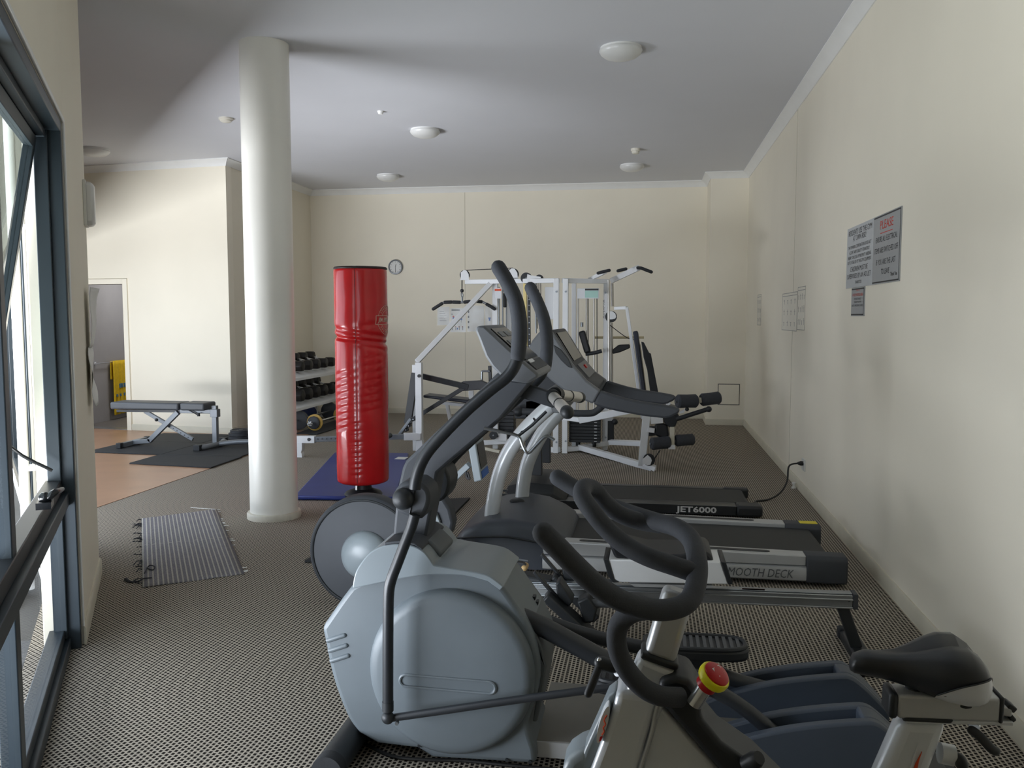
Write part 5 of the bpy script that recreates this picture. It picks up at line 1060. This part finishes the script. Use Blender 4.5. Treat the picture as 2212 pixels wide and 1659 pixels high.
# base frame and ramps
MB().tube([V((-1.0, 2.50, .05)), V((-1.0, 3.14, .05))], .049, 20).build('front_stabiliser', 'black_plastic', el); MB().tube([V((-1.0, 2.485, .05)), V((-1.0, 2.53, .05))], .052, 20).build('stabiliser_cap', 'rubber', el)
MB().span((-1.0, 2.76, .02), (.95, 2.92, .07)).build('base_beam', 'black_satin', el, bevel=.004)
MB().span((-.36, 2.735, .03), (.34, 3.2, .085)).build('base_plate', 'plate_grey', el, bevel=.003); MB().span((-.36, 2.728, .03), (.34, 2.735, .083)).build('plate_edge', 'silver_flat', el)
MB().span((.92, 2.58, 0), (.99, 3.2, .06)).build('rear_stabiliser', 'black_plastic', el, bevel=.01)
def ramp(Y0, Y1):
    tp = L([(1500, 1640), (1560, 1612), (1620, 1594), (1700, 1577), (1780, 1567), (1868, 1561), (1896, 1564), (1920, 1580), (1950, 1608), (1990, 1650)], 2.66)
    tp = [V((p.x, 0, max(p.z, .10))) for p in smooth(tp, 3)]; xe = PY(1862, 1561, 2.66).x; xs = PY(1545, 1600, 2.66).x
    def wall(y0, y1, pts): return [V((p.x, y0, p.z)) for p in pts]+[V((pts[-1].x, y0, .03)), V((pts[0].x, y0, .03))], (0, y1-y0, 0)
    t_ = .04
    o = None
    for y0, y1 in ((Y0, Y0+t_), (Y1-t_, Y1)): o = MB().prism(*wall(y0, y1, tp)).build('ramp_wall', 'ramp_blue', el, bevel=.009)
    MB().prism(*wall(Y0+t_-.008, Y1-t_+.008, [p for p in tp if p.x >= xe])).build('ramp_end', 'ramp_blue', el, bevel=.009)
    MB().prism(*wall(Y0+t_-.008, Y1-t_+.008, [V((p.x, 0, p.z-.05)) for p in tp if p.x <= xe+.02])).build('roller_track', 'black_satin', el)
ramp(2.66, 2.81); ramp(3.0, 3.15)
ep('ramp_step', 'ramp_blue', [(1670, 1655), (1900, 1650), (1960, 1690), (1960, 1720), (1640, 1720)], 2.62, .04, .006) if 0 else None
# cable from the elliptical along the floor
t = thing('power_lead', 'thin black power lead trailing along the carpet below the elliptical', 'power lead', (-.8, 2.6, 0))
MB().tube([V((-.93, 2.95, .012)), PZ(762, 1585, .01), PZ(800, 1612, .008), PZ(850, 1634, .008), PZ(920, 1641, .008), PZ(1000, 1643, .008), PZ(1090, 1652, .008), PZ(1200, 1662, .008)], .006, 8, sm=6).build('lead', 'cable_black', t)

# ================================================================== SPIN BIKE
bk = thing('spin_bike', 'silver indoor spin bike with black bars, saddle and red yellow brake knob', 'exercise bike', (.25, 1.74, 0))
def tubeY(name, m, pts, r, sm=6, rnd=False, n=20, parent=bk): return MB().tube([PY(*p) for p in pts], r, n, sm=sm, rnd=rnd).build(name, m, parent)
hb_ = tubeY('handlebar', 'foam', [(1174, 1152, 1.50), (1203, 1181, 1.50), (1242, 1221, 1.51), (1290, 1265, 1.53), (1345, 1299, 1.56), (1405, 1316, 1.58), (1455, 1315, 1.60), (1490, 1296, 1.63), (1504, 1258, 1.67), (1506, 1212, 1.72), (1494, 1168, 1.80), (1464, 1141, 1.86), (1415, 1126, 1.92), (1365, 1110, 1.97), (1310, 1090, 2.01), (1255, 1062, 2.04), (1205, 1032, 2.06)], .0205, rnd=True)
tubeY('aero_loop', 'foam', [(1503, 1238, 1.69), (1455, 1222, 1.69), (1400, 1203, 1.70), (1352, 1178, 1.72), (1310, 1142, 1.74), (1277, 1102, 1.76), (1258, 1072, 1.79), (1262, 1053, 1.84), (1284, 1058, 1.88), (1308, 1086, 1.90), (1342, 1112, 1.92), (1390, 1128, 1.93), (1430, 1134, 1.92)], .0195)
tubeY('lower_grip', 'foam', [(1400, 1316, 1.585), (1362, 1325, 1.60), (1336, 1352, 1.61), (1333, 1395, 1.61), (1350, 1440, 1.61), (1385, 1482, 1.62), (1425, 1503, 1.63), (1470, 1506, 1.66)], .0195)
def bbar(name, m, a, b, Y, w, h, bevel, parent=bk): return MB().bar(PY(*a, Y), PY(*b, Y), h, w, (0, 1, 0)).build(name, m, parent, bevel=bevel, seg=3)
bbar('bar_post', 'silver_flat', (1467, 1274), (1424, 1418), 1.72, .055, .063, .014); bbar('post_collar', 'black_plastic', (1427, 1409), (1422, 1424), 1.72, .066, .078, .006); bbar('head_tube', 'silver_paint', (1423, 1424), (1380, 1530), 1.72, .07, .082, .012)
# clamp lever in front of the head tube
MB().cyl(PY(1368, 1450, 1.72), PY(1334, 1444, 1.70), .016, 18).build('clamp_boss', 'silver_paint', bk); MB().cyl(PY(1334, 1444, 1.70), PY(1318, 1438, 1.69), .011, 14).build('clamp_stud', 'chrome', bk)
MB().tube([PY(1322, 1440, 1.69), PY(1298, 1432, 1.69)], .014, 12, rnd=True).build('clamp_lever', 'black_plastic', bk); MB().tube([PY(1298, 1432, 1.69), PY(1283, 1468, 1.67), PY(1271, 1498, 1.66)], .0085, 12, rnd=True).build('clamp_arm', 'black_plastic', bk); MB().ball(PY(1295, 1426, 1.685), .006, 10).build('clamp_rivet', 'chrome', bk)
# silver body
def bp_(name, m, pts, Y, dep, bevel=.01, seg=3, parent=bk): return MB().prism(L(pts, Y), (0, dep, 0)).build(name, m, parent, bevel=bevel, seg=seg)
bp_('front_cowl', 'silver_paint', [(1334, 1494), (1380, 1500), (1425, 1510), (1414, 1540), (1396, 1600), (1380, 1659), (1350, 1760), (1240, 1760), (1279, 1659), (1305, 1590), (1322, 1540)], 1.675, .10, .014)
ck = bp_('cowl_cheek', 'shroud_light', [(1333, 1490), (1314, 1505), (1290, 1560), (1262, 1622), (1240, 1700), (1262, 1700), (1290, 1640), (1318, 1560), (1332, 1510)], 1.70, .06, .008)
q = [(1303.5+10*math.cos(u)*1.0-(math.sin(u))*-9, 1566+42*math.sin(u)) for u in [2*math.pi*k/24 for k in range(24)]]
bp_('oval_badge', 'sticker_white', [(x-(y-1566)*.28-1, y) for x, y in [(1304+9*math.cos(2*math.pi*k/24), 1566+40*math.sin(2*math.pi*k/24)) for k in range(24)]], 1.672, .03, 0)
MB().tube(L([(1311, 1545), (1305, 1555), (1308, 1565), (1303, 1572), (1305, 1580), (1300, 1588)], 1.671), .0016, 6, sm=4).build('badge_script', 'print_orange', bk); bp_('badge_flag', 'knob_red', [(1296, 1592), (1302, 1590), (1299, 1600), (1294, 1602)], 1.671, .003, 0)
bp_('fender', 'shroud_light', [(1281, 1612), (1250, 1625), (1228, 1640), (1216, 1660), (1205, 1720), (1270, 1720)], 1.70, .10, .02)
bp_('down_tube', 'silver_paint', [(1422, 1516), (1470, 1570), (1548, 1659), (1620, 1740), (1360, 1740), (1382, 1659), (1398, 1600), (1416, 1540)], 1.69, .08, .01)
MB().tube(L([(1424, 1510), (1416, 1540), (1408, 1580), (1395, 1622), (1381, 1665), (1365, 1710)], 1.678), .004, 8, sm=4).build('cowl_seam', 'silver_flat', bk)
bp_('black_spine', 'black_plastic', [(1424, 1470), (1460, 1462), (1492, 1470), (1514, 1505), (1517, 1553), (1560, 1606), (1640, 1662), (1720, 1740), (1622, 1740), (1548, 1659), (1470, 1570), (1424, 1518)], 1.665, .13, .012)
MB().lathe([(.016, 0), (.017, .03), (.013, .04)], PY(1612, 1650, 1.66), (.5, -.5, .6), 14).build('side_knob', 'black_plastic', bk)
# brake knob
s0, s1 = PY(1499, 1520, 1.645), PY(1527, 1478, 1.640); d3 = V((.30, -.22, .9)).normalized(); s1 = s0+(s1-s0)
MB().cyl(s0, s1, .0155, 20).build('brake_shaft', 'chrome', bk)
dk = (s1-s0).normalized()+V((.08, -.28, .0)); dk.normalize()
MB().lathe([(.0165, -.006), (.021, -.004), (.021, .012), (.024, .016)], s1, dk, 28).build('brake_collar', 'knob_red', bk)
kr = MB().lathe([(.022, .014), (.0295, .016), (.031, .021), (.031, .029), (.0285, .033), (.026, .033)], s1, dk, 28).build('brake_ring', 'knob_yellow', bk)
MB().lathe([(.0262, .030), (.0258, .036), (.020, .041), (.010, .0435), (0, .044)], s1, dk, 28).build('brake_cap', 'knob_red', bk)
a_, b_ = frame_from(dk, V((0, 0, 1))); 
MB().text('PRESS', s1+dk*.0425+b_*.007, -a_ if (-a_).x > 0 else a_, b_, .009, fit=.026, bold=.02).build('knob_lettering', 'lettering_white', bk, flat=True, fixn=False); MB().text('STOP', s1+dk*.0425-b_*.006, -a_ if (-a_).x > 0 else a_, b_, .009, fit=.022, bold=.02).build('knob_lettering', 'lettering_white', bk, flat=True, fixn=False)
# saddle
xs = [(1838, 1424, .012, .018), (1846, 1418, .022, .035), (1870, 1416, .028, .046), (1905, 1420, .030, .05), (1940, 1423, .038, .06), (1975, 1424, .058, .075), (2010, 1424, .078, .095), (2045, 1424, .092, .11), (2080, 1428, .095, .115), (2105, 1438, .086, .10), (2120, 1448, .068, .08), (2127, 1456, .045, .05)]
secs = []; SY = 1.735
for i, (x, y, hw, dp) in enumerate(xs):
    c = PY(x, y, SY-hw*.2); f = i/(len(xs)-1); zc = c.z; pts = []
    for k in range(24):
        u = 2*math.pi*k/24; cu, su = math.cos(u), math.sin(u)
        yy = hw*(abs(cu)**.8)*math.copysign(1, cu); zz = dp*.42*su if su > 0 else dp*.62*su*(abs(su)**.2)
        if su > 0 and .3 < f < .99: zz -= .017*math.exp(-(yy/(hw*.22))**2)*min(1, (f-.3)*4)      # centre channel
        pts.append(V((c.x, SY+yy, zc-.012+zz)))
    secs.append(pts)
sd_ = MB().loft(secs).build('saddle', 'black_satin', bk, ang=80)
def skin(i, k, e): c = sum(secs[i], V())/24; p = secs[i][k % 24]; return p+(p-c).normalized()*e
pan = [[skin(i, k, .0022) for k in range(k0, 18)] + [skin(i, 17, .0022)]*(k0-11) for i, k0 in ((6, 16), (7, 14), (8, 13), (9, 12), (10, 11), (11, 11))]
for i_, k0 in enumerate((15, 13, 12, 11, 10, 10)): pan[i_] = [skin(6+i_, k0+(17-k0)*q/6 if 0 else round(k0+(17-k0)*q/6), .0022) for q in range(7)]
MB().add([p for r in pan for p in r], [(i*7+j, (i+1)*7+j, (i+1)*7+j+1, i*7+j+1) for i in range(5) for j in range(6)]).build('saddle_panel', 'sticker_white', sd_, ang=180)
MB().tube([r[0]+V((0, -.001, 0)) for r in pan], .0014, 6, sm=3).build('saddle_piping', 'print_black', sd_)
MB().lathe([(.022, 0), (.022, -.02), (.012, -.03)], PY(2080, 1497, SY-.02), n=16).build('saddle_clamp', 'black_plastic', sd_)
MB().cyl(PY(1975, 1500, SY), PY(1975, 1462, SY), .017, 18).build('saddle_stem', 'black_plastic', bk); MB().lathe([(.03, 0), (.028, .01), (.018, .016)], PY(1978, 1500, SY), n=20).build('stem_washer', 'chrome', bk)
# saddle slide and seat post
bbar('saddle_slide', 'silver_flat', (1930, 1513), (2150, 1521), 1.725, .058, .048, .006); bbar('slide_cap', 'black_plastic', (1912, 1511), (1932, 1513), 1.725, .062, .052, .008); bbar('slide_band', 'black_plastic', (2146, 1520), (2156, 1521), 1.725, .062, .052, .006); bbar('slide_bar', 'silver_flat', (2150, 1526), (2178, 1530), 1.725, .04, .018, .003); bbar('slide_rail', 'silver_paint', (1950, 1546), (2178, 1551), 1.725, .05, .008, .002)
bbar('slide_clip', 'black_plastic', (2172, 1518), (2188, 1530), 1.72, .03, .012, .003); bbar('slide_clip', 'black_plastic', (2176, 1540), (2186, 1552), 1.72, .03, .01, .003)
bp_('post_collar', 'black_plastic', [(1954, 1549), (2062, 1553), (2058, 1565), (1950, 1560)], 1.695, .07, .005)
bp_('seat_post', 'silver_paint', [(1948, 1557), (2054, 1562), (2004, 1690), (1960, 1800), (1850, 1800), (1895, 1680)], 1.70, .06, .022)
bp_('post_swoosh', 'print_orange', [(1992, 1624), (1985, 1645), (1978, 1680), (1968, 1680), (1978, 1650)], 1.6975, .006, 0); bp_('post_swoosh', 'sticker_white', [(1983, 1607), (1976, 1640), (1965, 1680), (1962, 1680), (1972, 1640)], 1.6975, .006, 0)
MB().cyl(PY(2106, 1556, 1.72), PY(2105, 1570, 1.71), .010, 14).build('lever_stud', 'chrome', bk); tubeY('slide_lever', 'black_plastic', [(2100, 1578, 1.70), (2118, 1592, 1.69), (2140, 1616, 1.68), (2150, 1622, 1.68)], .009, rnd=True, sm=4)
MB().cyl(PY(2030, 1626, 1.73), PY(2060, 1632, 1.73), .02, 16).build('post_boss', 'silver_paint', bk); tubeY('post_lever', 'black_plastic', [(2056, 1636, 1.73), (2072, 1640, 1.72), (2078, 1652, 1.71)], .012, rnd=True, sm=4)
# lower half of the bike, below the picture
MB().span((-.16, 1.48, 0), (-.09, 2.02, .06)).build('front_stabiliser', 'silver_paint', bk, bevel=.012); MB().span((.64, 1.48, 0), (.71, 2.02, .06)).build('rear_stabiliser', 'silver_paint', bk, bevel=.012)
MB().bar((-.12, 1.74, .05), (.08, 1.74, .62), .06, .08, (0, 1, 0)).build('fork', 'silver_paint', bk, bevel=.01); MB().bar((.67, 1.74, .05), (.30, 1.74, .40), .06, .08, (0, 1, 0)).build('rear_stay', 'silver_paint', bk, bevel=.01); MB().bar((.12, 1.74, .52), (.34, 1.74, .36), .06, .09, (0, 1, 0)).build('frame_tube', 'silver_paint', bk, bevel=.01); MB().bar((.46, 1.73, .50), (.32, 1.74, .34), .05, .08, (0, 1, 0)).build('seat_tube', 'silver_paint', bk, bevel=.01)
MB().lathe([(.02, -.02), (.19, -.02), (.22, -.015), (.22, .015), (.19, .02), (.02, .02)], (-.06, 1.74, .28), (0, 1, 0), 48).build('flywheel', 'steel', bk)
MB().lathe([(.05, -.02), (.11, -.03), (.11, .0), (.05, .0)], (.32, 1.70, .33), (0, 1, 0), 32).build('chain_guard', 'black_plastic', bk)
for s_, y in ((1, 1.64), (-1, 1.84)): MB().bar((.32, y, .33), (.32+.13*s_, y, .33-.09*s_), .02, .03, (0, 1, 0)).build('crank', 'steel', bk); MB().box((.32+.14*s_, y-.06*s_, .33-.095*s_), (.10, .09, .03)).build('foot_pedal', 'black_plastic', bk, bevel=.006)
